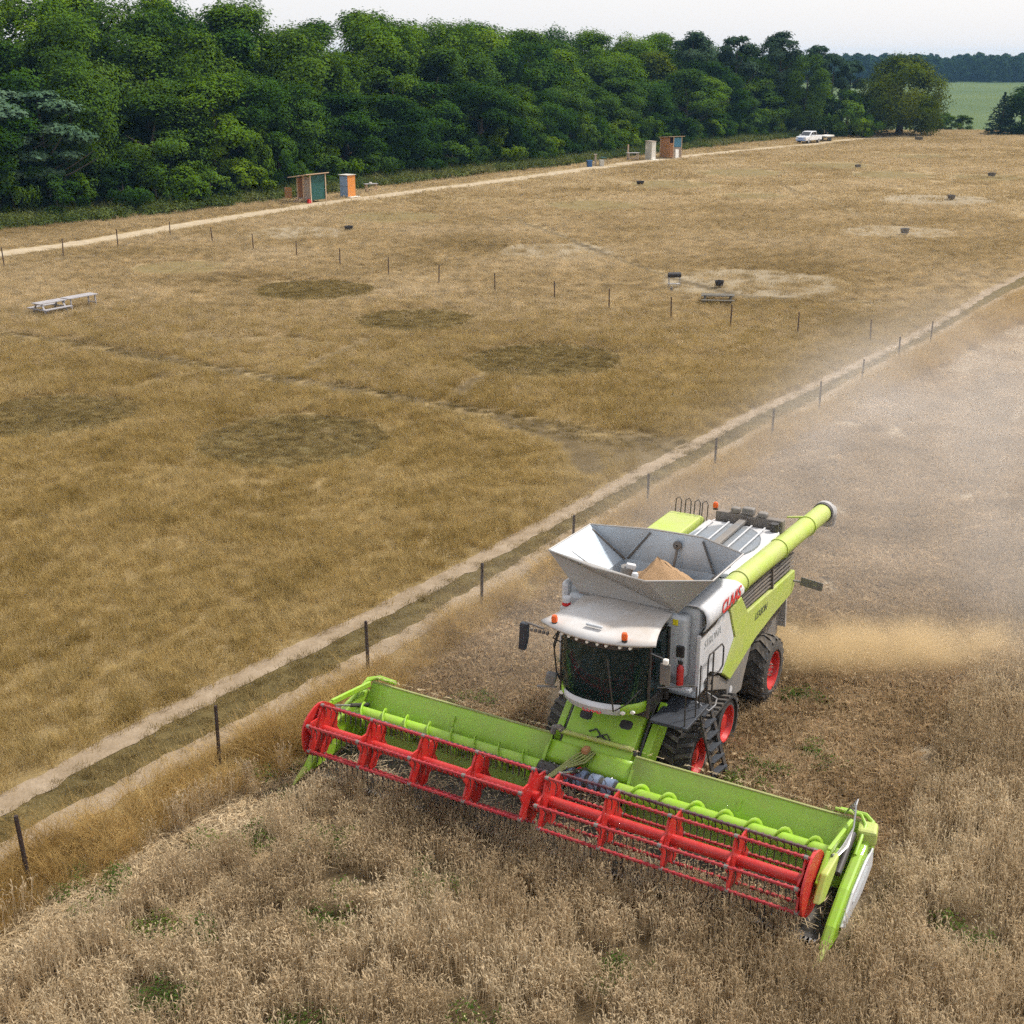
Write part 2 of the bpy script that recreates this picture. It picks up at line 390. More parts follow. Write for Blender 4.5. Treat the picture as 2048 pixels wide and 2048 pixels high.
def zones(x, y):
    x = np.asarray(x, float); y = np.asarray(y, float)
    L, B = toLB(x, y)
    ce = li(CROPE, B) + (vnoise(x, y, 1.2, 8) - .5) * .5
    field = smooth(-.15, .15, L - ce) * (y < 262)
    standing = field * np.where((B < .55) | (L > 5.75 + (vnoise(x, y, .8, 9) - .5) * .4), 1.0, 0.0)
    standing = standing * (B < 70)
    stub = field * (1 - standing)
    rd = pdist(x, y, ROAD)
    return dict(L=L, B=B, crop=standing, stub=stub, mow=cmask(x, y, CIRC), mowd=cmask(x, y, CIRC_D), pale=cmask(x, y, CIRC_P), path=pathmask(x, y), road=rd,
                dl=np.abs(L - li(RUT_L, B)), dr=np.abs(L - li(RUT_R, B)), mid=(L > li(RUT_L, B)) & (L < li(RUT_R, B)), verge=(L > li(RUT_R, B)) & (L < ce), right=L > li(RUT_R, B))

def axis(lo, a, b, hi, d, g=1.12):
    mid = list(np.arange(a, b + 1e-6, d)); up = []; s_, x = d, b
    while x < hi: s_ *= g; x += s_; up.append(x)
    dn = []; s_, x = d, a
    while x > lo: s_ *= g; x -= s_; dn.append(x)
    return np.array(dn[::-1] + mid + up)
xs = axis(-2600, -42, 60, 2600, .45); ys = axis(-400, 14, 125, 3200, .45, 1.05)
X, Y = np.meshgrid(xs, ys)
Zt = terrain(X, Y) + (vnoise(X, Y, 5.0, 1) - .5) * .10 * (Y < 260)
zo = zones(X, Y)
def ground_z(x, y):
    x = np.asarray(x, float); y = np.asarray(y, float)
    return terrain(x, y) + (vnoise(x, y, 5.0, 1) - .5) * .10 * (y < 260)
nx, ny = len(xs), len(ys)
gm = bpy.data.meshes.new('ground')
vv = np.stack([X.ravel(), Y.ravel(), Zt.ravel()], 1)
idx = np.arange(nx * ny).reshape(ny, nx)
quads = np.stack([idx[:-1, :-1], idx[:-1, 1:], idx[1:, 1:], idx[1:, :-1]], -1).reshape(-1, 4)
gm.vertices.add(len(vv)); gm.vertices.foreach_set('co', vv.ravel())
gm.loops.add(quads.size); gm.loops.foreach_set('vertex_index', quads.ravel())
gm.polygons.add(len(quads)); gm.polygons.foreach_set('loop_start', np.arange(0, quads.size, 4)); gm.polygons.foreach_set('use_smooth', np.ones(len(quads), bool))
gm.update(calc_edges=True)
def fattr(me, name, arr):
    a = me.attributes.new(name, 'FLOAT', 'POINT'); a.data.foreach_set('value', np.asarray(arr, np.float32).ravel())
fattr(gm, 'mow', np.maximum(zo['mow'], .85 * zo['mowd']))
fattr(gm, 'pale', np.maximum(zo['pale'], 0))
fattr(gm, 'path', zo['path'])
fattr(gm, 'stub', np.maximum(zo['stub'], zo['crop']))
strip_ = np.maximum(1 - smooth(.4, .85, np.abs(zo['L'] - (li(CROPE, zo['B']) + .62))), .7 * (1 - smooth(.2, .7, np.abs(zo['L'] - (li(CROPE, zo['B']) + 2.3)))))
fattr(gm, 'crop', zo['crop'] * (1 - .8 * strip_))
fattr(gm, 'strip', np.where(zo['mid'] & (zo['dl'] > .1), 1.0, 0.0))
wide = 1 - smooth(4, 16, pdist(X, Y, ROAD))
fattr(gm, 'roadside', wide * (1 - zo['stub']))
fattr(gm, 'far', smooth(300, 420, Y))
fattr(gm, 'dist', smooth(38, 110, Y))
fattr(gm, 'soil', smooth(300, 330, Y) * (1 - smooth(430, 520, Y)) * smooth(100, 125, X) )

m, n, l = nodes_of('field_ground')
out = n.new('ShaderNodeOutputMaterial'); P = n.new('ShaderNodeBsdfPrincipled'); P.inputs['Roughness'].default_value = .95; P.inputs['Specular IOR Level'].default_value = .1
geo = n.new('ShaderNodeNewGeometry')
def noise(sc, det=5, rough=.6):
    t = n.new('ShaderNodeTexNoise'); t.inputs['Scale'].default_value = sc; t.inputs['Detail'].default_value = det; t.inputs['Roughness'].default_value = rough
    l.new(geo.outputs['Position'], t.inputs['Vector']); return t.outputs['Fac']
def ramp(src, stops):
    c = n.new('ShaderNodeValToRGB'); e = c.color_ramp.elements
    e[0].position, e[0].color = stops[0][0], (*stops[0][1], 1); e[1].position, e[1].color = stops[-1][0], (*stops[-1][1], 1)
    for p_, c_ in stops[1:-1]:
        x_ = e.new(p_); x_.color = (*c_, 1)
    l.new(src, c.inputs['Fac']); return c.outputs['Color']
def mixc(f, a, b):
    x_ = n.new('ShaderNodeMix'); x_.data_type = 'RGBA'
    for s_, v in (('Factor', f), ('A', a), ('B', b)):
        if isinstance(v, (int, float)): x_.inputs[s_].default_value = v
        elif isinstance(v, tuple): x_.inputs[s_].default_value = (*v, 1)
        else: l.new(v, x_.inputs[s_])
    return x_.outputs['Result']
def att(nm):
    a = n.new('ShaderNodeAttribute'); a.attribute_name = nm; return a.outputs['Fac']
def math_(op, a, b):
    x_ = n.new('ShaderNodeMath'); x_.operation = op; x_.use_clamp = True
    for i, v in enumerate((a, b)):
        if isinstance(v, (int, float)): x_.inputs[i].default_value = v
        else: l.new(v, x_.inputs[i])
    return x_.outputs[0]
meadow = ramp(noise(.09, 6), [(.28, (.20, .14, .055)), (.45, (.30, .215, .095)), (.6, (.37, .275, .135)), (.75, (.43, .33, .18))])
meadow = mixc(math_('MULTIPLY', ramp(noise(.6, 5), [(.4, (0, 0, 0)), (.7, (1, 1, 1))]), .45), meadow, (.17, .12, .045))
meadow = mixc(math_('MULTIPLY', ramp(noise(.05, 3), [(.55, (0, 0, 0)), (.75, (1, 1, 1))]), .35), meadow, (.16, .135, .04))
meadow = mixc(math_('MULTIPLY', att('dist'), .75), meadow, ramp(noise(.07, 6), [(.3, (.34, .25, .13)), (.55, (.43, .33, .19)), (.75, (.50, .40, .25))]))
meadow = mixc(math_('MULTIPLY', att('roadside'), .3), meadow, (.25, .185, .08))
c = mixc(att('mow'), meadow, ramp(noise(1.2, 6), [(.3, (.14, .11, .04)), (.55, (.20, .155, .065)), (.75, (.27, .21, .10))]))
c = mixc(math_('MULTIPLY', att('pale'), .55), c, ramp(noise(.9, 6), [(.3, (.25, .215, .16)), (.7, (.33, .29, .225))]))
c = mixc(math_('MULTIPLY', att('path'), .85), c, ramp(noise(1.6, 6), [(.3, (.065, .048, .024)), (.7, (.13, .095, .05))]))
c = mixc(att('strip'), c, ramp(noise(1.1, 6), [(.3, (.085, .065, .025)), (.55, (.13, .10, .04)), (.75, (.22, .165, .07))]))
c = mixc(att('stub'), c, ramp(noise(1.8, 7), [(.3, (.27, .20, .125)), (.55, (.38, .30, .20)), (.75, (.48, .40, .28))]))
c = mixc(att('crop'), c, ramp(noise(1.5, 6), [(.3, (.09, .065, .035)), (.7, (.20, .145, .08))]))
farc = ramp(noise(.012, 4), [(.35, (.07, .115, .035)), (.65, (.10, .145, .045))])
farc = mixc(math_('MULTIPLY', att('soil'), .7), farc, (.24, .17, .085))
c = mixc(att('far'), c, farc)
c = mixc(math_('MULTIPLY', ramp(noise(9, 3), [(.35, (0, 0, 0)), (.7, (1, 1, 1))]), .3), c, (.09, .06, .025))
l.new(c, P.inputs['Base Color'])
bp = n.new('ShaderNodeBump'); bp.inputs['Strength'].default_value = .7; bp.inputs['Distance'].default_value = .12
l.new(noise(5, 6, .7), bp.inputs['Height']); l.new(bp.outputs['Normal'], P.inputs['Normal'])
l.new(P.outputs['BSDF'], out.inputs['Surface'])
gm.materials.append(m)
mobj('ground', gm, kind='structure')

# ---- bare ruts and the gravel lane
def lane_mat(name, a, b, c_):
    m_, n_, l_ = nodes_of(name)
    o_ = n_.new('ShaderNodeOutputMaterial'); p_ = n_.new('ShaderNodeBsdfPrincipled'); p_.inputs['Roughness'].default_value = .95; p_.inputs['Specular IOR Level'].default_value = .1
    g_ = n_.new('ShaderNodeNewGeometry'); t_ = n_.new('ShaderNodeTexNoise'); t_.inputs['Scale'].default_value = 1.3; t_.inputs['Detail'].default_value = 9; t_.inputs['Roughness'].default_value = .75
    r_ = n_.new('ShaderNodeValToRGB'); e = r_.color_ramp.elements
    e[0].position, e[0].color, e[1].position, e[1].color = .28, (*a, 1), .72, (*c_, 1); x_ = e.new(.5); x_.color = (*b, 1)
    bp_ = n_.new('ShaderNodeBump'); bp_.inputs['Strength'].default_value = .6; bp_.inputs['Distance'].default_value = .05
    t2 = n_.new('ShaderNodeTexNoise'); t2.inputs['Scale'].default_value = 11; t2.inputs['Detail'].default_value = 6
    l_.new(g_.outputs['Position'], t_.inputs['Vector']); l_.new(g_.outputs['Position'], t2.inputs['Vector'])
    l_.new(t_.outputs['Fac'], r_.inputs['Fac']); l_.new(r_.outputs['Color'], p_.inputs['Base Color'])
    l_.new(t2.outputs['Fac'], bp_.inputs['Height']); l_.new(bp_.outputs['Normal'], p_.inputs['Normal']); l_.new(p_.outputs['BSDF'], o_.inputs['Surface'])
    return m_
M['rut'] = lane_mat('bare_rut_soil', (.19, .14, .085), (.275, .21, .14), (.36, .285, .20))
M['lane'] = lane_mat('pale_gravel', (.30, .22, .13), (.41, .33, .22), (.50, .42, .30))
def ribbon(name, pts, w, m_, step=.35, jag=.22, lift=.012, **k):
    P_ = np.array(pts); seg = np.hypot(*np.diff(P_, axis=0).T); s_ = np.r_[0, np.cumsum(seg)]
    q = np.arange(0, s_[-1], step); x, y = np.interp(q, s_, P_[:, 0]), np.interp(q, s_, P_[:, 1])
    kn_ = 2 * int(2.5 / step) + 1; ker = np.ones(kn_) / kn_; hp = kn_ // 2
    xp, yp = np.convolve(np.pad(x, hp, 'edge'), ker, 'valid'), np.convolve(np.pad(y, hp, 'edge'), ker, 'valid')
    tx, ty = np.gradient(xp), np.gradient(yp); L_ = np.hypot(tx, ty); nx_, ny_ = -ty / L_, tx / L_
    rows = []
    for i in range(len(q)):
        e1, e2 = [float(vnoise(q[i], k_, .55, 61) * .6 + vnoise(q[i], k_, .18, 62) * .4) * 2 - 1 for k_ in (0.5, 7.5)]
        a = w / 2 * (1 + jag * e1); b = w / 2 * (1 + jag * e2)
        row = []
        for t in (-a, -a * .5, 0, b * .5, b):
            px, py = xp[i] + nx_[i] * t, yp[i] + ny_[i] * t
            row.append((px, py, float(ground_z(px, py)) + lift))
        rows.append(row)
    o = MB().sheet(rows).build(name, m_, smooth=True, kind='structure', **k)
    return o
ribbon('rut_track', [LB(*p) for p in RUT_L], .70, M['rut'], step=.12, jag=.32)
ribbon('rut_track', [LB(*p) for p in RUT_R], .70, M['rut'], step=.12, jag=.38)
ribbon('gravel_lane', ROAD, 2.7, M['lane'], step=.5, jag=.35)

# ================================================================== scattered plants
SRC = []
def source(name, me, m_):
    me.materials.append(m_); o = bpy.data.objects.new(name, me); SRC.append(o); return o
def scatter(name, pts, rot, scl, ix, srcs, **k):
    """one object whose geometry nodes set the given plant clumps on its points"""
    c_ = bpy.data.collections.new(name + '_clumps')
    for i, s_ in enumerate(srcs):
        c_.objects.link(s_)
    order = sorted(range(len(srcs)), key=lambda i: srcs[i].name)
    remap = np.zeros(len(srcs), int)
    for pos, i in enumerate(order): remap[i] = pos
    me = bpy.data.meshes.new(name)
    N = len(pts)
    me.vertices.add(N); me.vertices.foreach_set('co', np.asarray(pts, np.float32).ravel())
    for nm, ty, arr, f in (('rot', 'FLOAT_VECTOR', rot, 'vector'), ('scl', 'FLOAT_VECTOR', scl, 'vector')):
        a = me.attributes.new(nm, ty, 'POINT'); a.data.foreach_set(f, np.asarray(arr, np.float32).ravel())
    a = me.attributes.new('ix', 'INT', 'POINT'); a.data.foreach_set('value', remap[np.asarray(ix)].astype(np.int32))
    o = mobj(name, me, **k)
    ng = bpy.data.node_groups.new(name, 'GeometryNodeTree')
    ng.interface.new_socket('Geometry', in_out='INPUT', socket_type='NodeSocketGeometry')
    ng.interface.new_socket('Geometry', in_out='OUTPUT', socket_type='NodeSocketGeometry')
    gi, go = ng.nodes.new('NodeGroupInput'), ng.nodes.new('NodeGroupOutput')
    ip = ng.nodes.new('GeometryNodeInstanceOnPoints'); ci = ng.nodes.new('GeometryNodeCollectionInfo')
    ci.inputs['Collection'].default_value = c_; ci.inputs['Separate Children'].default_value = True; ci.inputs['Reset Children'].default_value = True
    def na(nm, ty):
        q = ng.nodes.new('GeometryNodeInputNamedAttribute'); q.data_type = ty; q.inputs['Name'].default_value = nm; return q.outputs['Attribute']
    ng.links.new(gi.outputs[0], ip.inputs['Points']); ng.links.new(ci.outputs[0], ip.inputs['Instance'])
    ip.inputs['Pick Instance'].default_value = True
    ng.links.new(na('ix', 'INT'), ip.inputs['Instance Index'])
    ng.links.new(na('rot', 'FLOAT_VECTOR'), ip.inputs['Rotation']); ng.links.new(na('scl', 'FLOAT_VECTOR'), ip.inputs['Scale'])
    ng.links.new(ip.outputs['Instances'], go.inputs[0])
    o.modifiers.new('Plants', 'NODES').node_group = ng
    return o
def blades(nb, r, h, w, bend, seed, seg=3, hv=.35):
    """a clump of curved tapering blades"""
    g = random.Random(seed); mb = MB()
    for _ in range(nb):
        a, rr = g.random() * 6.283, r * math.sqrt(g.random()); x, y = rr * math.cos(a), rr * math.sin(a)
        hh = h * (1 - hv + 2 * hv * g.random()); d = g.random() * 6.283; bd = bend * hh * (.3 + g.random())
        f = g.random() * 6.283; wx, wy = math.cos(f) * w / 2, math.sin(f) * w / 2
        rows = []
        for s_ in range(seg + 1):
            t = s_ / seg; k_ = (1 - t * .85); cx, cy_ = x + math.cos(d) * bd * t * t, y + math.sin(d) * bd * t * t; z = hh * t * (1 - .25 * bend * t)
            rows.append([(cx - wx * k_, cy_ - wy * k_, z), (cx + wx * k_, cy_ + wy * k_, z)])
        mb.sheet(rows)
    return mb
def clump_mesh(mb, name):
    me = bpy.data.meshes.new(name); me.from_pydata(mb.v, [], mb.f); return me
def wheat_clump(ns, r, h, seed, hv=.14):
    """stalks with heavy, hooked ears and a few dry leaves"""
    g = random.Random(seed); mb = MB()
    for _ in range(ns):
        a, rr = g.random() * 6.283, r * math.sqrt(g.random()); x, y = rr * math.cos(a), rr * math.sin(a)
        hh = h * (1 - hv + 2 * hv * g.random()); d = g.random() * 6.283; ln = .10 * hh * g.random() + .02
        f = g.random() * 6.283; w = .0075; cx, cy_ = math.cos(d), math.sin(d)
        pts = [(x, y, 0), (x + cx * ln * .4, y + cy_ * ln * .4, hh * .55), (x + cx * ln, y + cy_ * ln, hh * .93)]
        fx, fy = math.cos(f) * w / 2, math.sin(f) * w / 2
        mb.sheet([[(p[0] - fx, p[1] - fy, p[2]), (p[0] + fx, p[1] + fy, p[2])] for p in pts])
        # the ear: a flat hook, crossed
        t0 = pts[-1]; hook = g.uniform(.3, 2.6); el = g.uniform(.075, .115); path = []; ang = 1.35; p = list(t0)
        for k_ in range(5):
            path.append(tuple(p)); st = el / 4
            p = [p[0] + cx * math.cos(ang) * st, p[1] + cy_ * math.cos(ang) * st, p[2] + math.sin(ang) * st]; ang -= hook / 4
        ws = [.006, .017, .019, .015, .004]
        sx, sy = -cy_, cx
        mb.sheet([[(q[0] - sx * w_ / 2, q[1] - sy * w_ / 2, q[2]), (q[0] + sx * w_ / 2, q[1] + sy * w_ / 2, q[2])] for q, w_ in zip(path, ws)])
        mb.sheet([[(q[0] - cx * .2 * w_, q[1] - cy_ * .2 * w_, q[2] - w_ / 2), (q[0] + cx * .2 * w_, q[1] + cy_ * .2 * w_, q[2] + w_ / 2)] for q, w_ in zip(path, ws)])
        if g.random() < .45:
            b_ = hh * g.uniform(.35, .65); d2 = g.random() * 6.283; l2 = g.uniform(.1, .2)
            c2, s2 = math.cos(d2), math.sin(d2)
            mb.sheet([[(x + c2 * l2 * t - s2 * .005, y + s2 * l2 * t + c2 * .005, b_ + .06 * math.sin(t * 3) - .1 * t * t), (x + c2 * l2 * t + s2 * .005, y + s2 * l2 * t - c2 * .005, b_ + .06 * math.sin(t * 3) - .1 * t * t)] for t in (0, .5, 1)])
    return mb
def stubble_clump(ns, r, h, seed):
    g = random.Random(seed); mb = MB()
    for k_ in range(ns):
        a, rr = g.random() * 6.283, r * math.sqrt(g.random()); x, y = rr * math.cos(a), rr * math.sin(a)
        f = g.random() * 6.283; w = .010; fx, fy = math.cos(f) * w / 2, math.sin(f) * w / 2
        if g.random() < .7:
            hh = h * g.uniform(.6, 1.2); lx, ly = g.uniform(-.05, .05), g.uniform(-.05, .05)
            mb.sheet([[(x - fx, y - fy, 0), (x + fx, y + fy, 0)], [(x + lx - fx, y + ly - fy, hh), (x + lx + fx, y + ly + fy, hh)]])
        else:
            ll = g.uniform(.1, .28); z0 = g.uniform(.02, .16); d = g.random() * 6.283
            mb.sheet([[(x, y, z0), (x - math.sin(d) * w, y + math.cos(d) * w, z0 + .004)], [(x + math.cos(d) * ll, y + math.sin(d) * ll, z0 + g.uniform(-.02, .1)), (x + math.cos(d) * ll - math.sin(d) * w, y + math.sin(d) * ll + math.cos(d) * w, z0 + .03)]])
    return mb
def leafy_clump(nl, r, h, ls, seed):
    g = random.Random(seed); mb = MB()
    for _ in range(nl):
        a, rr = g.random() * 6.283, r * math.sqrt(g.random()); z = h * (g.random() ** .7) * (1 - .5 * (rr / r) ** 2)
        nrm = Vector((math.cos(a) * .6 + g.uniform(-.6, .6), math.sin(a) * .6 + g.uniform(-.6, .6), .6 + g.uniform(-.3, .6))).normalized()
        u = nrm.orthogonal().normalized(); v = nrm.cross(u); q = g.random() * 6.283
        u, v = u * math.cos(q) + v * math.sin(q), v * math.cos(q) - u * math.sin(q)
        c_ = Vector((rr * math.cos(a), rr * math.sin(a), z)); s_ = ls * g.uniform(.6, 1.4)
        mb.add([c_ - u * s_ * .5, c_ + v * s_ * .3, c_ + u * s_ * .5, c_ - v * s_ * .3], [(0, 1, 2, 3)])
    return mb
def pts_in(n_, x0, x1, y0, y1): return rng.uniform(x0, x1, n_), rng.uniform(y0, y1, n_)
def inview(x, y, mrg=1.18):
    """keep what the picture (and a step to its side) can show"""
    return np.abs(x) < (y * math.cos(PITCH) + CAMH * math.sin(PITCH)) * (1024 / FPX) * mrg + 4.0
def place(x, y, srcs, smin, smax, tilt=.12, hs=None):
    N = len(x); z = ground_z(x, y)
    s_ = rng.uniform(smin, smax, N)
    sc = np.stack([s_, s_, s_ * (hs if hs is not None else 1)], 1)
    ro = np.stack([rng.normal(0, tilt, N), rng.normal(0, tilt, N), rng.uniform(0, 6.283, N)], 1)
    return np.stack([x, y, z], 1), ro, sc, rng.integers(0, len(srcs), N)

# --- meadow grass
g_src = [source('tuft_%02d' % i, clump_mesh(blades(34, .26, .36, .010, .6, 100 + i), 'tuft'), M['grass']) for i in range(5)]
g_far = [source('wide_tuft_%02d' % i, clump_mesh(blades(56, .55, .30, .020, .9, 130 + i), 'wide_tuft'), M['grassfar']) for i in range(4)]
def meadow_pts(n_, x0, x1, y0, y1, prob=None):
    x, y = pts_in(n_, x0, x1, y0, y1)
    z_ = zones(x, y)
    patch = .5 + .6 * vnoise(x, y, 3.5, 21) * (.5 + vnoise(x, y, 14, 22))
    ok = inview(x, y) & (~z_['right']) & (z_['dl'] > .27 + .16 * rng.random(n_)) & (~z_['mid']) & (z_['road'] > 1.7) & (rng.random(n_) < patch + .25)
    ok &= rng.random(n_) > np.maximum(z_['path'], np.maximum(cmask(x, y, CIRC_P) * .8, .92 * cmask(x, y, [(a_, b_, r_ + .25) for a_, b_, r_ in CIRC_D])))
    for pts_, w_ in PATHS[2:]: ok &= (pdist(x, y, pts_) > w_ + .12) | (rng.random(n_) < .08)
    ok &= (pdist(x, y, MAINP) > .62 + .4 * (vnoise(x, y, 1.0, 24) - .5)) | (rng.random(n_) < .1)
    if prob is not None: ok &= rng.random(n_) < prob(y)
    ok &= rng.random(n_) > cmask(x, y, [(a_, b_, r_ + .2) for a_, b_, r_ in CIRC]) * .985
    hs = np.clip(.72 + .45 * vnoise(x, y, 6, 23), .5, 1.3)
    return x[ok], y[ok], hs[ok]
x, y, hs = meadow_pts(100000, -34, 30, 22, 88, lambda y_: 1 - smooth(52, 88, y_))
a = place(x, y, g_src, .75, 1.25, .15, hs)
scatter('meadow_grass', *a, g_src, label='tall dry golden grass of the meadow left of the rutted track', cat='grass', kind='stuff')
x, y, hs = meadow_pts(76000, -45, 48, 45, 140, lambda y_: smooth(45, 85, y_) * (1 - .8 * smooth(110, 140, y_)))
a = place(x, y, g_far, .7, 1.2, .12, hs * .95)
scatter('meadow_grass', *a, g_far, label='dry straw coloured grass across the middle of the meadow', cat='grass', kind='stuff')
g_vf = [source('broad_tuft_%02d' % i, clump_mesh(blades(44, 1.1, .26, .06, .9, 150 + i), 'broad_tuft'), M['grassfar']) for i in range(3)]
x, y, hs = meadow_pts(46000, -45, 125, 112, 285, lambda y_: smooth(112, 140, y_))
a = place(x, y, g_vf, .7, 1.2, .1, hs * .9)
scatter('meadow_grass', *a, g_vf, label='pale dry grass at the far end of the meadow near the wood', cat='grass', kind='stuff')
# --- mown circles: short turf
m_src = [source('short_turf_%02d' % i, clump_mesh(blades(34, .22, .12, .012, .8, 170 + i), 'short_turf'), M['mown']) for i in range(3)]
x, y = pts_in(66000, -34, 10, 44, 92); z_ = zones(x, y); ok = (rng.random(len(x)) < np.maximum(z_['mow'], .35 * z_['path'] * (pdist(x, y, MAINP) < 1.2))) & inview(x, y)
# and the low strip between the ruts
x2, y2 = pts_in(42000, -16, 30, 16, 80); z2_ = zones(x2, y2); ok2 = z2_['mid'] & (z2_['dl'] > .25) & (z2_['dr'] > .19) & inview(x2, y2)
x, y = np.r_[x[ok], x2[ok2]], np.r_[y[ok], y2[ok2]]
a = place(x, y, m_src, .8, 1.3, .1)
scatter('short_turf', *a, m_src, label='short dark turf in mown circles and between the two ruts', cat='turf', kind='stuff')
# --- tall verge along the fence
v_src = [source('verge_tuft_%02d' % i, clump_mesh(blades(54, .28, .80, .010, .8, 190 + i), 'verge_tuft'), M['vergegrass']) for i in range(5)]
x, y = pts_in(60000, -16, 36, 14, 85); z_ = zones(x, y)
ok = z_['verge'] & (z_['dr'] > .36) & inview(x, y) & (rng.random(len(x)) < .4 + .9 * vnoise(x, y, 2.0, 31))
x, y = x[ok], y[ok]
a = place(x, y, v_src, .7, 1.15, .2, np.clip(.6 + .7 * vnoise(x, y, 3, 32), .5, 1.3) * np.where(z_['L'][ok] - li(RUT_R, z_['B'][ok]) < .7, .45, 1.0))
scatter('verge_grass', *a, v_src, label='tall golden verge grass along the fence beside the wheat', cat='grass', kind='stuff')
# --- standing wheat
WEEDS = [(-5.3, -2.4), (-4.6, -5.2), (-2.4, -3.6), (-3.9, -1.3), (-1.0, -6.0), (1.2, -4.6), (3.4, -5.6), (-6.6, -4.9), (-5.9, -.35), (-1.2, -1.7), (.6, -7.0), (6.8, -2.4), (7.4, 1.5), (-3.4, -6.6), (2.6, -2.2)]
w_src = [source('wheat_%02d' % i, clump_mesh(wheat_clump(14, .16, .64, 210 + i), 'wheat'), M['wheat']) for i in range(7)]
x, y = pts_in(60000, -14, 25, 10.5, 60); z_ = zones(x, y)
gap = vnoise(x, y, 2.4, 41) * .65 + vnoise(x, y, .9, 42) * .35
Lw, Bw = z_['L'], z_['B']
lod = (1 - smooth(.50, .68, np.abs(Lw - (li(CROPE, Bw) + .62 + .3 * (vnoise(x, y, 2.5, 45) - .5))))) * 1.0 + (1 - smooth(.1, .5, np.abs(Lw - (li(CROPE, Bw) + 2.3)))) * .8 * (vnoise(x, y, 3.2, 44) > .40)
wgap = np.zeros(len(x))
for L_, B_ in WEEDS: wgap = np.maximum(wgap, .93 * (1 - smooth(.25, .6, np.hypot((Lw - L_) * .8, Bw - B_) + (vnoise(x, y, .5, 46) - .5) * .3)))
ok = (z_['crop'] > .5) & inview(x, y, 1.2) & (gap > .13) & (rng.random(len(x)) > wgap) & ~((np.abs(Lw - 5.5) < .4) & (Bw > -.75) & (Bw < 3)) & ~((np.abs(Lw + 5.55) < .3) & (Bw > .1) & (Bw < 3)) & (rng.random(len(x)) > lod)
x, y, gap = x[ok], y[ok], gap[ok]
hs = np.clip(.7 + .75 * (gap - .19), .7, 1.08)
a = place(x, y, w_src, .85, 1.12, .06, hs)
scatter('standing_wheat', *a, w_src, label='ripe standing wheat in front of and beside the header', cat='wheat', kind='stuff')
# flattened straw in the lodged strips
f_src = [source('lodged_%02d' % i, clump_mesh(stubble_clump(26, .3, .07, 240 + i), 'lodged'), M['straw']) for i in range(3)]
x, y = pts_in(44000, -12, 8, 12, 27); z_ = zones(x, y)
lod = (1 - smooth(.5, .8, np.abs(z_['L'] - (li(CROPE, z_['B']) + .62)))) + (1 - smooth(.5, .9, np.abs(z_['L'] - (li(CROPE, z_['B']) + 2.3))))
ok = (z_['crop'] > .5) & (rng.random(len(x)) < lod * .45) & inview(x, y)
a = place(x[ok], y[ok], f_src, .8, 1.3, .12, .45)
scatter('lodged_straw', *a, f_src, label='flattened pale straw in strips along the wheat edge', cat='straw', kind='stuff')
# --- stubble behind the header
s_src = [source('stubble_%02d' % i, clump_mesh(stubble_clump(30, .2, .20, 260 + i), 'stubble'), M['stub']) for i in range(6)]
x, y = pts_in(60000, -6, 26, 20, 62); z_ = zones(x, y)
ok = (z_['stub'] > .5) & inview(x, y) & (z_['B'] > 1.9) & (rng.random(len(x)) < np.clip(1.1 - (z_['B'] - 8) / 40, .25, 1)) & (vnoise(x, y, 1.6, 51) > .16)
a = place(x[ok], y[ok], s_src, .8, 1.25, .2)
scatter('wheat_stubble', *a, s_src, label='cut wheat stubble on the strip the combine has harvested', cat='stubble', kind='stuff')
s2 = [source('wide_stubble_%02d' % i, clump_mesh(stubble_clump(34, .7, .20, 280 + i), 'wide_stubble'), M['stub']) for i in range(3)]
x, y = pts_in(15000, 2, 60, 55, 135); z_ = zones(x, y); ok = (z_['stub'] > .5) & inview(x, y)
a = place(x[ok], y[ok], s2, .9, 1.4, .1)
scatter('wheat_stubble', *a, s2, label='pale far stubble beyond the combine at the right edge', cat='stubble', kind='stuff')
# --- green weeds with pale flowers among the wheat
wd = [source('weed_%02d' % i, clump_mesh(leafy_clump(110, .3, .5, .06, 300 + i), 'weed'), M['weed']) for i in range(3)]
fl = [source('weed_flower_%02d' % i, clump_mesh(leafy_clump(22, .3, .62, .03, 320 + i), 'weed_flower'), M['flower']) for i in range(2)]
cl = WEEDS
px, py, ix_ = [], [], []
for L_, B_ in cl:
    for _ in range(random.randint(5, 11)):
        q = LB(L_ + random.gauss(0, .35), B_ + random.gauss(0, .35)); px.append(q[0]); py.append(q[1]); ix_.append(random.choice((0, 1, 2, 0, 1, 2, 3, 4)))
for L_, B_ in ((1.9, 8.6), (2.6, 5.1), (4.0, 3.7), (3.4, 6.2), (2.3, 4.2), (-4.4, 4.5), (-3.2, 8.0), (-6.3, 2.6), (-6.0, 1.2), (-6.6, 4.0)):
    for _ in range(6):
        q = LB(L_ + random.gauss(0, .3), B_ + random.gauss(0, .3)); px.append(q[0]); py.append(q[1]); ix_.append(random.choice((0, 1, 2)))
px, py = np.array(px), np.array(py)
a = place(px, py, wd + fl, .7, 1.15, .1)
scatter('field_weeds', a[0], a[1], a[2] * np.array([1, 1, .8]), ix_, wd + fl, label='green weeds with pale yellow flowers among the wheat', cat='weeds', kind='stuff')
# --- nettles and brambles at the foot of the wood
un = [source('under_%02d' % i, clump_mesh(leafy_clump(130, .9, 1.1, .2, 340 + i), 'under'), M['under']) for i in range(4)]
tall = [source('umbel_%02d' % i, clump_mesh(blades(26, .5, 1.3, .05, .5, 350 + i), 'umbel'), M['under']) for i in range(2)]
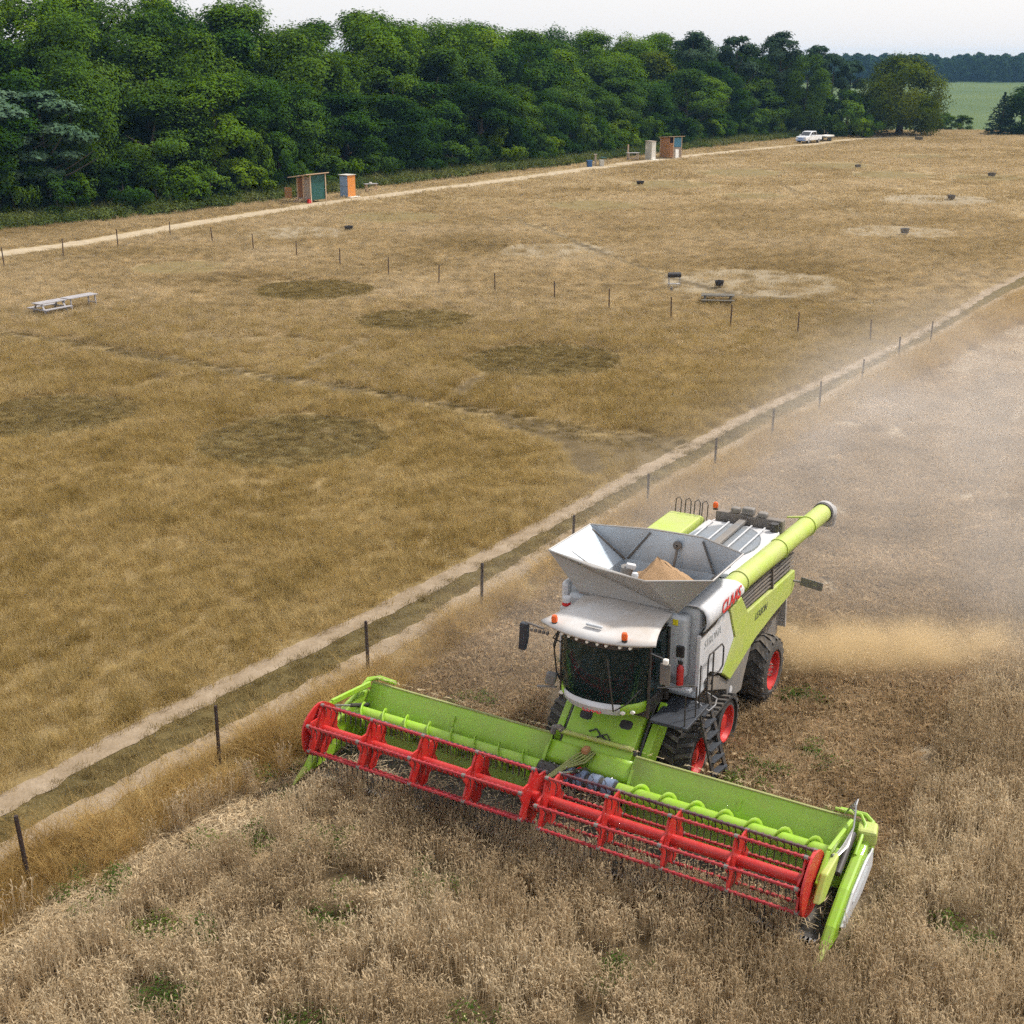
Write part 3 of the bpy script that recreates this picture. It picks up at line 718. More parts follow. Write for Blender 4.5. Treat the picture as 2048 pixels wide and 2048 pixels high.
# ================================================================== trees
def leaf_mesh(name, centres, normals, sizes, m_, asp=.62, jag=0):
    N = len(centres)
    c_ = np.asarray(centres); nn = np.asarray(normals); nn = nn / np.linalg.norm(nn, axis=1, keepdims=True)
    ref = rng.normal(size=(N, 3)); u = np.cross(nn, ref); u /= np.linalg.norm(u, axis=1, keepdims=True); v = np.cross(nn, u)
    s_ = np.asarray(sizes)[:, None]
    fold = nn * s_ * .16
    vs = np.stack([c_ - u * s_ * .5 - fold, c_ + v * s_ * asp * .5, c_ + u * s_ * .5 - fold, c_ - v * s_ * asp * .5], 1).reshape(-1, 3)
    me = bpy.data.meshes.new(name)
    me.vertices.add(4 * N); me.vertices.foreach_set('co', vs.astype(np.float32).ravel())
    me.loops.add(4 * N); me.loops.foreach_set('vertex_index', np.arange(4 * N, dtype=np.int32))
    me.polygons.add(N); me.polygons.foreach_set('loop_start', np.arange(0, 4 * N, 4, dtype=np.int32))
    me.update(calc_edges=True); me.materials.append(m_)
    return me
def crown(name, rx, ry, z0, z1, n_puff, n_leaf, leaf, m_, power=2.3, seed=0, flat=1.0, pr=(.24, .40), bot=.62):
    """uneven crown made of many leaf clumps round an egg-shaped envelope"""
    r_ = np.random.default_rng(seed)
    t = r_.random(n_puff); ang = r_.random(n_puff) * 6.283
    prof_ = np.where(t < .42, bot + (1 - bot) * (t / .42) ** .7, np.sqrt(np.clip(1 - ((t - .42) / .58) ** 2, 0, 1)))
    rad = prof_ * r_.uniform(.62, .95, n_puff) * (1 + .12 * r_.normal(size=n_puff)).clip(.75, 1.25)
    inner = r_.random(n_puff) < .12; rad = np.where(inner, rad * .5, rad)
    pc = np.stack([np.cos(ang) * rad * rx, np.sin(ang) * rad * ry, z0 + (z1 - z0) * (.04 + .90 * t)], 1)
    ps = r_.uniform(pr[0], pr[1], n_puff) * (rx + ry) / 2
    per = np.maximum((n_leaf * ps ** 2 / (ps ** 2).sum()).astype(int), 8)
    C_, N_, S_ = [], [], []
    for i in range(n_puff):
        k = per[i]; e = r_.normal(size=(k, 3)); e /= np.linalg.norm(e, axis=1, keepdims=True)
        e[:, 2] = np.where((e[:, 2] < -.35) & (r_.random(k) < .6), -e[:, 2], e[:, 2])
        rr = ps[i] * (r_.random(k) ** .28) * (1 + .16 * r_.normal(size=k))
        p = pc[i] + e * rr[:, None] * np.array([1, 1, .95 * flat])
        C_.append(p); out_ = (p - np.array([0, 0, z0 + (z1 - z0) * .42])) / np.array([rx, ry, (z1 - z0) * .5]); N_.append(e * .42 + out_ * .95 + r_.normal(size=(k, 3)) * .30 + np.array([0, 0, .12])); S_.append(leaf * r_.uniform(.55, 1.45, k))
    C_ = np.concatenate(C_); N_ = np.concatenate(N_); S_ = np.concatenate(S_)
    C_[:, 2] = np.maximum(C_[:, 2], z0 * .6 + .05)
    return leaf_mesh(name, C_, N_, S_, m_)
def trunk(h, r0, seed, limbs=5, lean=.03):
    g = random.Random(seed); mb = MB()
    path = [(g.uniform(-1, 1) * lean * h * t, g.uniform(-1, 1) * lean * h * t, h * t) for t in (0, .2, .45, .7, .95)]
    mb.tube(path, [r0 * 1.25, r0, r0 * .8, r0 * .5, r0 * .15], 8)
    for k in range(limbs):
        t = g.uniform(.25, .7); a = g.random() * 6.283; b = Vector(path[0]).lerp(Vector(path[-1]), t); ln = h * g.uniform(.18, .32)
        mb.tube([b, b + Vector((math.cos(a) * ln * .5, math.sin(a) * ln * .5, ln * .35)), b + Vector((math.cos(a) * ln, math.sin(a) * ln, ln * .8))], [r0 * .4, r0 * .28, r0 * .08], 6)
    return mb.mesh('trunk')
LF = M['leaf']
CR = {  # prototypes: crown mesh, trunk mesh, true height, true radius
    'broad': [(crown('crown', 4.6, 4.6, 1.0, 15, 44, 24000, .29, LF, seed=1), trunk(12, .32, 1), 15, 4.6),
              (crown('crown', 4.2, 4.8, .8, 15, 50, 24000, .28, LF, seed=2), trunk(12, .30, 2), 15, 4.6),
              (crown('crown', 5.2, 4.6, 1.4, 15, 40, 24000, .30, LF, seed=3), trunk(12, .34, 3), 15, 5.0),
              (crown('crown', 3.8, 3.9, .8, 15, 44, 23000, .28, LF, seed=4), trunk(12, .28, 4), 15, 3.9)],
    'shrub': [(crown('crown', 2.6, 2.4, .1, 5, 20, 5200, .29, LF, seed=5), trunk(3.6, .12, 5), 5, 2.5),
              (crown('crown', 2.2, 2.7, .1, 5, 17, 5000, .28, LF, seed=6), trunk(3.6, .10, 6), 5, 2.5),
              (crown('crown', 2.9, 2.6, .1, 5, 24, 5400, .30, LF, seed=7), trunk(3.6, .12, 7), 5, 2.8)],
    'oak': [(crown('crown', 6.9, 6.6, .0, 13.8, 150, 40000, .32, LF, seed=8, pr=(.19, .30), bot=.85), trunk(10, .5, 8), 13.8, 6.8)],
    'pine': [(crown('crown', 3.0, 3.0, 3.0, 13, 30, 7600, .34, M['needle'], seed=9, flat=.6, pr=(.26, .42), bot=.5), trunk(12.4, .26, 9, 8, .02), 13, 3.0),
             (crown('crown', 2.6, 2.9, 2.6, 13, 30, 7600, .34, M['needle'], seed=10, flat=.6, pr=(.26, .42), bot=.5), trunk(12.4, .24, 10, 8, .02), 13, 2.8)],
}
def conifer(name, h, r0, seed):
    r_ = np.random.default_rng(seed); C_, N_, S_ = [], [], []
    for k in range(46):
        t = (k + .5) / 46; z = h * (.06 + .92 * t); rr = r0 * (1 - t) ** .8 * r_.uniform(.75, 1.15); a = k * 2.4
        m_ = int(130 * (1 - t) + 16); q = r_.random(m_) ** .6; aa = a + r_.normal(0, .42, m_)
        C_.append(np.stack([np.cos(aa) * rr * q, np.sin(aa) * rr * q, z - .16 * rr * q + r_.normal(0, .12, m_)], 1))
        N_.append(np.stack([np.cos(aa) * .4, np.sin(aa) * .4, np.ones(m_)], 1) + r_.normal(0, .5, (m_, 3))); S_.append(.34 * r_.uniform(.6, 1.4, m_))
    return leaf_mesh(name, np.concatenate(C_), np.concatenate(N_), np.concatenate(S_), M['needle'])
CR['conifer'] = [(conifer('crown', 9, 3.0, 31), trunk(8, .2, 31, 2, .01), 9, 3.0)]
def tree(kind, name, x, y, h, r, col, label, cat='tree', group=None, var=None):
    p = CR[kind][random.randrange(len(CR[kind])) if var is None else var]
    o = empty(name, (x, y, tz(x, y) - .05), random.random() * 6.283, label=label, cat=cat, group=group)
    o.scale = (r / p[3], r / p[3] * random.uniform(.92, 1.08), h / p[2])
    t = mobj('trunk', p[1], o, M['bark']); c_ = mobj('crown', p[0], o)
    c_.color = (*col, 1)
    return o
WOOD = [(-84, 62), (-70, 83), (-57, 103), (-47.5, 119), (-39.5, 127), (-32, 136.5), (-25.7, 146), (-19.5, 157), (-8.8, 173.5), (4.2, 189.3), (12, 203), (24, 221), (35, 236), (47, 252), (58, 267)]
WP = np.array(WOOD); WS = np.r_[0, np.cumsum(np.hypot(*np.diff(WP, axis=0).T))]
def along(s_, off):
    x_, y_ = np.interp(s_, WS, WP[:, 0]), np.interp(s_, WS, WP[:, 1])
    xa, ya = np.interp(s_ + 4, WS, WP[:, 0]), np.interp(s_ + 4, WS, WP[:, 1]); xb, yb = np.interp(s_ - 4, WS, WP[:, 0]), np.interp(s_ - 4, WS, WP[:, 1])
    tx, ty = xa - xb, ya - yb; q = math.hypot(tx, ty)
    return x_ - ty / q * off, y_ + tx / q * off
HUES = [('dark green', (.45, .56, .64)), ('deep green', (.68, .80, .80)), ('mid green', (1, 1, 1)), ('mid green', (1.15, 1.1, .9)), ('bright green', (1.5, 1.42, .9)), ('yellowish green', (1.95, 1.6, .9)), ('olive green', (1.6, 1.2, .85))]
ORD = lambda k: '%d%s' % (k, 'th' if 10 <= k % 100 <= 20 else {1: 'st', 2: 'nd', 3: 'rd'}.get(k % 10, 'th'))
def visible_dir(x_, y_): return -.47 < x_ / y_ < .47
rows = [  # row name, offset, height, radius, spacing, kind, hue weights: shade put into front row leaf colour, sunlight into back rows
    ('shrub', 'along the front edge of the wood', 1.8, (3.0, 6.2), (2.0, 3.2), 3.7, 'shrub', (2, 3, 4, 3, 2, 2, 3)),
    ('tree', 'in the front row of the wood', 6.5, (9, 14), (4.6, 6.2), 8.4, 'broad', (5, 4, 3, 2, 1, 1, 1)),
    ('tree', 'in the middle row of the wood', 13.5, (15, 18.2), (5.6, 7.2), 9.6, 'broad', (2, 3, 4, 3, 3, 1, 1)),
    ('tree', 'in the back row of the wood', 22, (18.4, 21.2), (6.0, 7.6), 10.4, 'broad', (0, 1, 3, 4, 5, 1, 0)),
    ('tree', 'in the hindmost row of the wood', 32, (20.0, 22.4), (6.2, 7.6), 11.0, 'broad', (0, 1, 3, 4, 5, 1, 0)),
]
for what, where, off, hh, rr, sp, kind, wts in rows:
    s_, k = random.uniform(0, sp), 0
    pts = []
    while s_ < WS[-1] + 4:
        x_, y_ = along(min(s_, WS[-1]), off + random.uniform(-1.6, 1.6)); 
        if s_ > WS[-1]: x_, y_ = x_ + 2, y_ + 3
        if visible_dir(x_, y_): pts.append((x_, y_, s_ / WS[-1]))
        s_ += sp * random.uniform(.8, 1.2)
    pts.sort(key=lambda p: p[0] / p[1])
    for k, (x_, y_, f) in enumerate(pts):
        fall = 1 - .16 * max(0, (f - .45) / .55)
        hue = random.choices(HUES, wts)[0]
        nm = {'shrub': 'shrub', 'tree': 'broadleaf_tree'}[what]
        tree(kind, nm, x_, y_, random.uniform(*hh) * fall, random.uniform(*rr), hue[1],
             '%s %s, %s from the left %s' % (hue[0], 'leafy shrub' if what == 'shrub' else 'leafy tree', ORD(k + 1), where), what, 'trees and shrubs of the wood left of the lane')
# pines: the grey-green one at the left edge and those on the skyline
tree('pine', 'pine_tree', -49.0, 126.5, 12.6, 4.8, (1.35, 1.35, 1.5), 'grey green pine with bare lower branches at the left edge of the wood', var=0)
tree('pine', 'pine_tree', -44.5, 128.5, 12.0, 4.2, (1.2, 1.25, 1.3), 'shorter grey green pine next to the pine at the left edge', var=1)
for i, (px_, yt, D, col, w_) in enumerate([(1365, 66, 255, .95, 'loose topped pine'), (1447, 68, 262, .85, 'round topped pine'), (1534, 66, 266, .75, 'slender dark pine')]):
    x_ = (px_ - 1024) / FPX * D * 1.0; ht = CAMH + (HOR - yt) / FPX * D
    tree('pine', 'pine_tree', x_, D, ht, 4.4, (col, col, col), '%s rising above the far skyline of the wood, %s from the left' % (w_, ORD(i + 1)), group='pines on the skyline', var=i % 2)
tree('pine', 'pine_tree', 62, 282, 17.5, 4.0, (.75, .8, .8), 'dark pine behind the pale bush left of the big oak', var=1)
tree('pine', 'pine_tree', 66.5, 286, 15.5, 3.6, (.7, .75, .8), 'dark bluish pine between the wood and the big oak', var=0)
tree('pine', 'pine_tree', 71, 290, 14.8, 3.4, (.7, .78, .85), 'dark pine half hidden directly behind the big oak', var=1)
tree('broad', 'broadleaf_tree', 46, 266, 16.2, 5.6, (1.1, 1.08, .9), 'mid green tree below the round topped skyline pine', var=0)
tree('broad', 'broadleaf_tree', 51.5, 270, 15.4, 5.4, (.9, .95, .9), 'deep green tree below the slender skyline pine', var=1)
tree('broad', 'broadleaf_tree', 56, 262, 14.6, 5.0, (1.2, 1.15, .9), 'bright tree at the far right end of the wood', var=2)
tree('shrub', 'shrub', 63, 258, 6.4, 3.4, (1.3, 1.25, 1.0), 'olive bush at the right end of the wood behind the trailer')
tree('shrub', 'shrub', 60.5, 263, 7.2, 4.0, (.9, .95, .9), 'deep green bush filling the gap behind the trailer')
tree('shrub', 'shrub', 65.0, 266, 7.8, 4.2, (1.0, 1.0, .9), 'tall bush in front of the dark pines left of the oak')
tree('shrub', 'shrub', 68.6, 262, 6.3, 3.6, (1.5, 1.55, 1.35), 'pale grey green bush just left of the big oak')
tree('shrub', 'shrub', 66, 257, 3.4, 1.9, (2.6, 2.2, .7), 'small bright yellow green bush below the pale bush')
tree('oak', 'oak_tree', 75.4, 266, 14.3, 8.3, (1.35, 1.0, .6), 'big round olive oak standing apart at the right end of the wood')
tree('conifer', 'conifer_tree', 95.6, 267, 8.0, 4.0, (.55, .62, .62), 'dark conifer at the right edge beside the far green field')
tree('shrub', 'round_tree', 100.0, 268.5, 8.0, 5.0, (.55, .62, .62), 'dark round tree cut off by the right edge of the picture')
for i, (x_, y_, h_, r_, w_) in enumerate([(87.5, 284, 3.6, 2.6, 'right foot of the big oak'), (91.0, 288, 3.4, 2.8, 'middle of the gap beside the big oak'), (94.5, 287, 3.0, 2.4, 'left foot of the dark conifer')]):
    tree('shrub', 'hedge_bush', x_, y_, h_, r_, (1.1, 1.05, .9), 'low hedge bush at the %s' % w_, 'bush', 'hedge bushes below the far field')
# undergrowth between lane and wood
q = rng.uniform(0, WS[-1], 4200); o_ = rng.uniform(-3.2, 2.6, 4200)
xy = np.array([along(a_, b_) for a_, b_ in zip(q, o_)])
ok = pdist(xy[:, 0], xy[:, 1], ROAD) > 2.3
for cx, cy_, r_ in ((-21, 141, 4.2), (-17.6, 147.5, 3.2), (-15.7, 152, 2.2), (11.7, 188, 2.5), (18, 200, 3.5), (23, 204.5, 4.5), (53, 239.5, 5.5), (59, 249, 3.5)):
    ok &= np.hypot(xy[:, 0] - cx, xy[:, 1] - cy_) > r_
xy = xy[ok]
us = un + tall
a = place(xy[:, 0], xy[:, 1], us, .6, 1.25, .08, .9)
a = (a[0], a[1], a[2], np.where(rng.random(len(xy)) < .35, rng.integers(4, 6, len(xy)), a[3]))
scatter('undergrowth', *a, us, label='nettles and brambles between the gravel lane and the wood', cat='undergrowth', kind='stuff')
# the far wood on the rising ground
fw = []
for i in range(4):
    me = crown('far_crown', 5.2, 5.2, 0.2, 14.5, 26, 1100, 1.5, M['farleaf'], seed=60 + i); o = bpy.data.objects.new('far_crown_%02d' % i, me); fw.append(o)
n_ = 2600
x = rng.uniform(-150, 950, n_); y = 930 + 40 * vnoise(x, x * 0, 120, 71) + np.abs(rng.normal(0, 1, n_)) * 150
ok = np.ones(n_, bool)
hs = rng.uniform(.82, 1.08, n_)
a = place(x, y, fw, .85, 1.25, .03, hs)
scatter('distant_wood', *a, fw, label='blue hazy wood along the horizon beyond the green field', cat='wood', kind='stuff')
# ================================================================== lettering helper
def lettering(name, text, size, m_, parent, origin, xdir, ydir, bold=.012, shear=.25, width=None):
    cu = bpy.data.curves.new(name, 'FONT'); cu.body = text; cu.size = size; cu.extrude = .003; cu.shear = shear; cu.offset = bold * size
    cu.align_x = 'CENTER'; cu.align_y = 'CENTER'
    t = bpy.data.objects.new(name, cu); COL.objects.link(t)
    bpy.context.view_layer.update()
    me = bpy.data.meshes.new_from_object(t.evaluated_get(bpy.context.evaluated_depsgraph_get()))
    COL.objects.unlink(t); bpy.data.objects.remove(t)
    xd, yd = Vector(xdir).normalized(), Vector(ydir).normalized(); zd = xd.cross(yd)
    if width:
        w = max(v.co.x for v in me.vertices) - min(v.co.x for v in me.vertices); k = width / w
    else: k = 1
    for v in me.vertices: v.co = Vector(origin) + xd * v.co.x * k + yd * v.co.y * (k if width else 1) + zd * v.co.z
    me.materials.clear()
    return mobj(name, me, parent, m_)

# ================================================================== combine harvester (x = its left, y = rearward)
CH = empty('combine_harvester', (MO.x, MO.y, 0), -TH, label='lime green and white combine harvester on tracks driving towards the viewer', cat='combine')
BZ = lambda u, v, d: (d, u, v)          # outline in (rearward, up), extruded across
# --- hull
mb = MB()
mb.bb((-1.42, 4.15, 1.35), (1.42, 7.3, 3.5)); mb.bb((-1.42, 7.32, 1.75), (1.42, 9.85, 3.45)); mb.bb((-.75, 3.4, 1.0), (.75, 8.9, 1.33))
mb.build('chassis', M['black'], CH)
mb = MB(); mb.bb((-1.5, 3.98, 1.95), (1.5, 4.5, 3.98)); mb.build('front_bulkhead', M['grey'], CH, bevel=.09)
mb = MB(); mb.bb((-1.35, 3.7, 2.5), (1.32, 3.975, 3.86)); mb.build('cab_rear_housing', M['grey'], CH, bevel=.07)
# left and right flanks
white_lo = [(3.8, 3.48), (5.43, 3.43), (5.86, 2.63), (5.2, 2.06), (4.45, 2.42), (3.8, 2.22)]
green_lo = [(5.48, 3.43), (6.2, 3.47), (6.68, 2.93), (10.08, 2.74), (10.14, 2.35), (9.95, 2.17), (8.74, 2.14), (7.36, 2.03), (5.75, 1.68), (5.25, 2.03), (5.91, 2.63)]
grey_lo = [(4.3, 2.36), (5.2, 2.0), (5.74, 1.63), (7.3, 1.97), (6.85, 1.3), (6.7, 1.0), (5.8, 1.12), (5.7, 1.45), (4.5, 1.95)]
for sgn in (1, -1):
    MB().prism(white_lo, BZ, 1.50 * sgn, 1.585 * sgn).build('lower_side_panel', M['white'], CH, bevel=.02)
    MB().prism(green_lo, BZ, 1.48 * sgn, 1.595 * sgn).build('rear_side_panel', M['green_side'], CH, bevel=.025)
    MB().prism(grey_lo, BZ, 1.38 * sgn, 1.54 * sgn).build('sill_panel', M['midgrey'], CH, bevel=.02)
    gr = MB().prism([(6.24, 3.46), (10.1, 3.36), (10.1, 2.76), (6.7, 2.95)], BZ, 1.40 * sgn, 1.45 * sgn).build('radiator_grille', M['black'], CH)
    for k in range(5):
        t = (k + .35) / 5
        b0 = 6.3 + .42 * t; z0 = 3.44 - .48 * t; z1 = 3.33 - .56 * t
        MB().beam((1.53 * sgn, b0, z0), (1.53 * sgn, 10.06, z1), .05, .035).build('slat', M['darkgrey'], gr)
    MB().beam((1.56 * sgn, 8.35, 3.4), (1.56 * sgn, 8.45, 2.84), .05, .06, up=(1, 0, 0)).build('grille_stay', M['darkgrey'], gr)
# black seam trim and upper cowl with the maker's name
MB().prism([(3.85, 3.5), (4.55, 3.50), (4.75, 3.58), (6.3, 3.58), (6.3, 3.52), (4.82, 3.52), (4.6, 3.44), (3.85, 3.44)], BZ, 1.53, 1.605).build('trim_strip', M['black'], CH)
cp = [(1.61, 3.55, 6.06), (1.67, 3.64, 6.06), (1.69, 3.76, 6.0), (1.67, 3.90, 5.86), (1.60, 4.01, 5.70), (1.46, 4.08, 5.52), (1.28, 4.08, 5.45), (1.16, 4.02, 5.45)]
rows_ = [[(x_, 3.86 + (be - 3.86) * k / 10, z_) for x_, z_, be in cp] for k in range(11)]
MB().sheet(rows_).build('upper_cowl', M['white'], CH, smooth=True, solid=.03)
for sgn in (-1,):
    MB().prism([(3.86, 3.55), (6.28, 3.55), (6.28, 4.02), (3.86, 4.02)], BZ, 1.42 * sgn, 1.6 * sgn).build('upper_cowl', M['white'], CH, bevel=.08)
lettering('maker_name', 'CLAAS', .42, M['redtext'], CH, (1.712, 5.18, 3.775), (0, 1, 0.0), (0.0, 0, 1), bold=.02, width=1.12)
lettering('model_name', 'LEXION', .22, M['darktext'], CH, (1.6, 7.6, 2.58), (0, 1, -.03), (0, 0.03, 1), bold=.012, width=.85)
lettering('dealer_name', 'STRONA', .22, M['greytext'], CH, (1.59, 4.5, 3.18), (0, 1, 0), (0, 0, 1), bold=0, width=.95)
# --- grain tank
TKI, TKO = M['tankin'], M['tankout']
hz, tzp = 3.93, 4.70
hin = {'fl': (-1.10, 3.74, hz), 'fr': (1.10, 3.74, hz), 'rr': (1.06, 6.06, hz), 'rl': (-1.10, 6.0, hz)}
top = {'fl': (-1.86, 3.80, tzp), 'fm1': (-.62, 3.36, tzp), 'fm2': (.60, 3.18, tzp), 'fr': (1.76, 3.84, tzp), 'rr': (1.78, 5.55, tzp), 'rm2': (.68, 6.08, tzp), 'rm1': (-.48, 6.02, tzp), 'rl': (-1.80, 5.66, tzp)}
panels = [('front_flap', [hin['fl'], hin['fr'], top['fm2'], top['fm1'], top['fl']], TKO), ('corner_gusset', [hin['fr'], top['fr'], top['fm2']], TKO),
          ('left_flap', [hin['fr'], hin['rr'], top['rr'], top['fr']], TKI), ('corner_gusset', [hin['rr'], top['rm2'], top['rr']], TKI),
          ('rear_flap', [hin['rr'], hin['rl'], top['rm1'], top['rm2']], TKI), ('corner_gusset', [hin['rl'], top['rl'], top['rm1']], TKI),
          ('right_flap', [hin['rl'], hin['fl'], top['fl'], top['rl']], TKI)]
TK = MB()
TK.sheet([[hin['fl'], hin['fr'], hin['rr'], hin['rl'], hin['fl']], [(-1.0, 4.1, 3.1), (1.0, 4.1, 3.1), (1.0, 5.8, 3.1), (-1.0, 5.8, 3.1), (-1.0, 4.1, 3.1)]])
TK.add([(-1.0, 4.1, 3.1), (1.0, 4.1, 3.1), (1.0, 5.8, 3.1), (-1.0, 5.8, 3.1)], [(0, 1, 2, 3)])
tank = TK.build('grain_tank', TKI, CH)
for nm, ps, m_ in panels:
    MB().add(ps, [tuple(range(len(ps)))]).build(nm, m_, tank, solid=.022)
rim = [top[k] for k in ('fl', 'fm1', 'fm2', 'fr', 'rr', 'rm2', 'rm1', 'rl', 'fl')]
MB().tube(rim, .022, 6).build('tank_rim', M['tankout'], tank)
mb = MB()
mb.tube([hin['fl'], hin['fr']], .03, 6); mb.tube([hin['fr'], hin['rr']], .03, 6); mb.build('hinge_bar', M['steel'], tank)
for a_, b_ in (((-1.80, 4.35, 4.62), (-1.02, 4.9, 3.86)), ((-1.72, 5.6, 4.62), (-1.05, 5.9, 3.95)), ((-.5, 6.0, 4.62), (-1.0, 5.95, 3.95)), ((.70, 6.05, 4.62), (1.0, 6.0, 3.95)), ((1.7, 5.0, 4.6), (1.05, 5.1, 3.95))):
    MB().tube([a_, b_], .025, 6).build('gas_strut', M['darkgrey'], tank)
for xx in (-.35, .25):
    MB().beam((xx, 6.03, 3.98), (xx * 1.05, 6.05, 4.62), .05, .02).build('flap_rib', TKI, tank)
# bubble auger and sensor inside
mb = MB(); mb.cyl((.12, 5.75, 3.7), (.16, 6.0, 4.5), .03, n=8); mb.lathe([(.10, 0), (.10, .05), (0.03, .07)], lambda a_, b_, t: (.16 + a_, 5.98 - t, 4.46 + b_), 12); mb.build('level_sensor', M['darkgrey'], tank, smooth=True)
mb = MB(); mb.tube([(-.52, 4.75, 3.5), (-.47, 4.72, 4.28)], [.17, .13], 14); mb.build('filling_auger', M['midgrey'], tank, smooth=True)
mb = MB(); mb.box((-.38, 4.72, 4.30), (.20, .13, .11), (0, .2, .5)); mb.build('auger_bearing', M['white'], tank, bevel=.02)
MB().beam((.72, 4.5, 3.62), (.98, 4.3, 3.8), .05, .05).build('tank_stay', M['steel'], tank)
# the grain itself rests in the tank: a thing of its own
gh = MB(); rowsg = []
for i in range(13):
    r_ = 1.0 * i / 12; row = []
    for k in range(25):
        a_ = 2 * math.pi * k / 24
        cut = .42 if (2.3 < a_ < 4.2) else 1.0
        rr = r_ * (1 + .07 * math.sin(3 * a_ + 1) + .04 * math.sin(7 * a_))
        z_ = 4.52 - .62 * (r_ / 1.0) ** 1.05 - (1 - cut) * .5 * min(1, r_ / .3) * .6 + .02 * random.uniform(-1, 1)
        row.append((.12 + rr * math.cos(a_), 4.95 + rr * .82 * math.sin(a_), z_))
    rowsg.append(row)
gh = gh.sheet(rowsg).build('grain_heap', M['grain'], None, smooth=True, label='heap of brown wheat grain inside the open grain tank', cat='grain')
gh.location = CH.location; gh.rotation_euler = CH.rotation_euler
# ball camera / lamp on the front flap edge
mb = MB(); mb.lathe([(.001, -.07), (.06, -.05), (.075, 0), (.06, .05), (.001, .07)], lambda a_, b_, t: (.02 + a_, 4.02 + b_ * .9, 4.42 + t), 14); mb.cyl((.02, 4.02, 3.95), (.02, 4.02, 4.38), .02, n=6)
mb.build('tank_lamp', M['white'], tank, smooth=True)
# --- unloading auger along the left side
A0, A1 = Vector((1.42, 4.6, 3.80)), Vector((1.45, 12.75, 3.38))
at = lambda t: A0.lerp(A1, t)
ua = MB().tube([at(0), at(.25), at(.5), at(.75), at(1)], .235, 22).build('unloading_auger', M['green_side'], CH, smooth=True)
for t in (.22, .55, .82):
    MB().tube([at(t - .003), at(t + .003)], .26, 22).build('flange_ring', M['green_side'], ua, smooth=True)
MB().tube([at(.985), at(1.0)], .262, 22).build('spout_band', M['black'], ua, smooth=True)
e = A1; dirn = (A1 - A0).normalized()
MB().tube([e, e + dirn * .12, e + dirn * .26 + Vector((.02, 0, -.06)), e + dirn * .34 + Vector((.02, 0, -.24)), e + dirn * .34 + Vector((.02, 0, -.42))], [.27, .275, .27, .24, .2], 18).build('spout', M['spout'], ua, smooth=True)
MB().beam(at(.83) + Vector((-.12, 0, .2)), at(.79) + Vector((-.42, 0, .23)), .05, .04).build('auger_bracket', M['green_side'], ua)
MB().beam(at(.62) + Vector((.1, 0, -.2)), at(.6) + Vector((.0, 0, -.42)), .08, .05).build('auger_rest', M['olive'], ua)
# --- engine deck
MB().bb((-1.45, 6.2, 3.45), (1.40, 9.9, 3.66)).build('engine_deck', M['grey'], CH, bevel=.05)
MB().prism([(6.3, 3.92), (9.5, 3.92), (9.72, 3.80), (9.72, 3.66), (6.3, 3.66)], BZ, -1.48, -.62).build('engine_hood', M['green_side'], CH, bevel=.05)
fr = MB(); fr.bb((-.58, 6.5, 3.665), (1.28, 9.72, 3.80)); fr = fr.build('screen_frame', M['white'], CH, bevel=.07)
MB().lathe([(0.0, 0), (.95, 0), (.98, .01), (.98, -.03)], lambda a_, b_, t: (.33 + a_ * .86, 8.35 + b_ * 1.18, 3.83 + t), 40).build('rotary_screen', M['screen'], fr)
for xx in (-.32, .05, .62, .95):
    MB().beam((xx, 6.6, 3.87), (xx, 9.55, 3.87), .035, .02).build('screen_bar', M['white'], fr)
MB().bb((.26, 7.6, 3.86), (.44, 9.7, 3.95)).build('suction_arm', M['midgrey'], fr, bevel=.02)
ib = MB(); ib.bb((-.38, 9.76, 3.68), (1.3, 10.0, 4.02)); ib = ib.build('air_box', M['darkgrey'], CH, bevel=.03)
for xx, ww, hh_ in ((.1, .22, .14), (.42, .30, .18), (.78, .24, .12)):
    MB().box((xx, 9.86, 4.02 + hh_ / 2), (ww, .2, hh_)).build('air_pipe', M['midgrey'], ib, bevel=.04)
mb = MB(); mb.cyl((1.16, 9.6, 3.8), (1.16, 9.6, 4.0), .10, n=12); mb.build('exhaust_pipe', M['black'], CH, smooth=True)
def beacon(x_, y_, z_, parent=CH):
    b = MB().cyl((x_, y_, z_), (x_, y_, z_ + .05), .06, n=10).build('beacon', M['black'], parent)
    MB().lathe([(.062, .05), (.066, .12), (.05, .18), (.001, .20)], lambda a_, b_, t: (x_ + a_, y_ + b_, z_ + t), 14).build('beacon_lens', M['orange'], b, smooth=True)
beacon(-.44, 9.9, 4.0)
for xx in (-1.35, -1.1, -.86, -.66):
    MB().tube([(xx, 9.55, 3.8), (xx, 9.6, 4.22), (xx + .08, 9.62, 4.27), (xx + .14, 9.6, 4.2), (xx + .14, 9.55, 3.8)], .014, 5).build('deck_rail', M['black'], CH)
# --- rear end: straw hood, chopper, spreader
MB().prism([(9.6, 3.4), (10.12, 3.3), (10.2, 2.35), (9.9, 2.1), (9.3, 2.0), (9.3, 3.4)], BZ, -1.45, 1.45).build('straw_hood', M['green_side'], CH, bevel=.05)
MB().prism([(9.0, 2.1), (10.05, 2.15), (10.25, 1.5), (10.1, .95), (9.2, 1.1), (8.9, 1.6)], BZ, -1.25, 1.25).build('straw_chopper', M['midgrey'], CH, bevel=.04)
MB().prism([(10.12, 2.3), (10.2, 2.3), (10.32, 1.15), (10.26, 1.12)], BZ, -1.35, 1.40).build('rubber_curtain', M['spout'], CH)
mb = MB(); mb.beam((1.45, 9.95, 2.5), (1.75, 10.05, 2.47), .05, .04); mb.build('marker_arm', M['midgrey'], CH)
MB().box((2.02, 10.1, 2.44), (.55, .03, .22), (0, .12, 0)).build('warning_board', M['midgrey'], CH, bevel=.01)
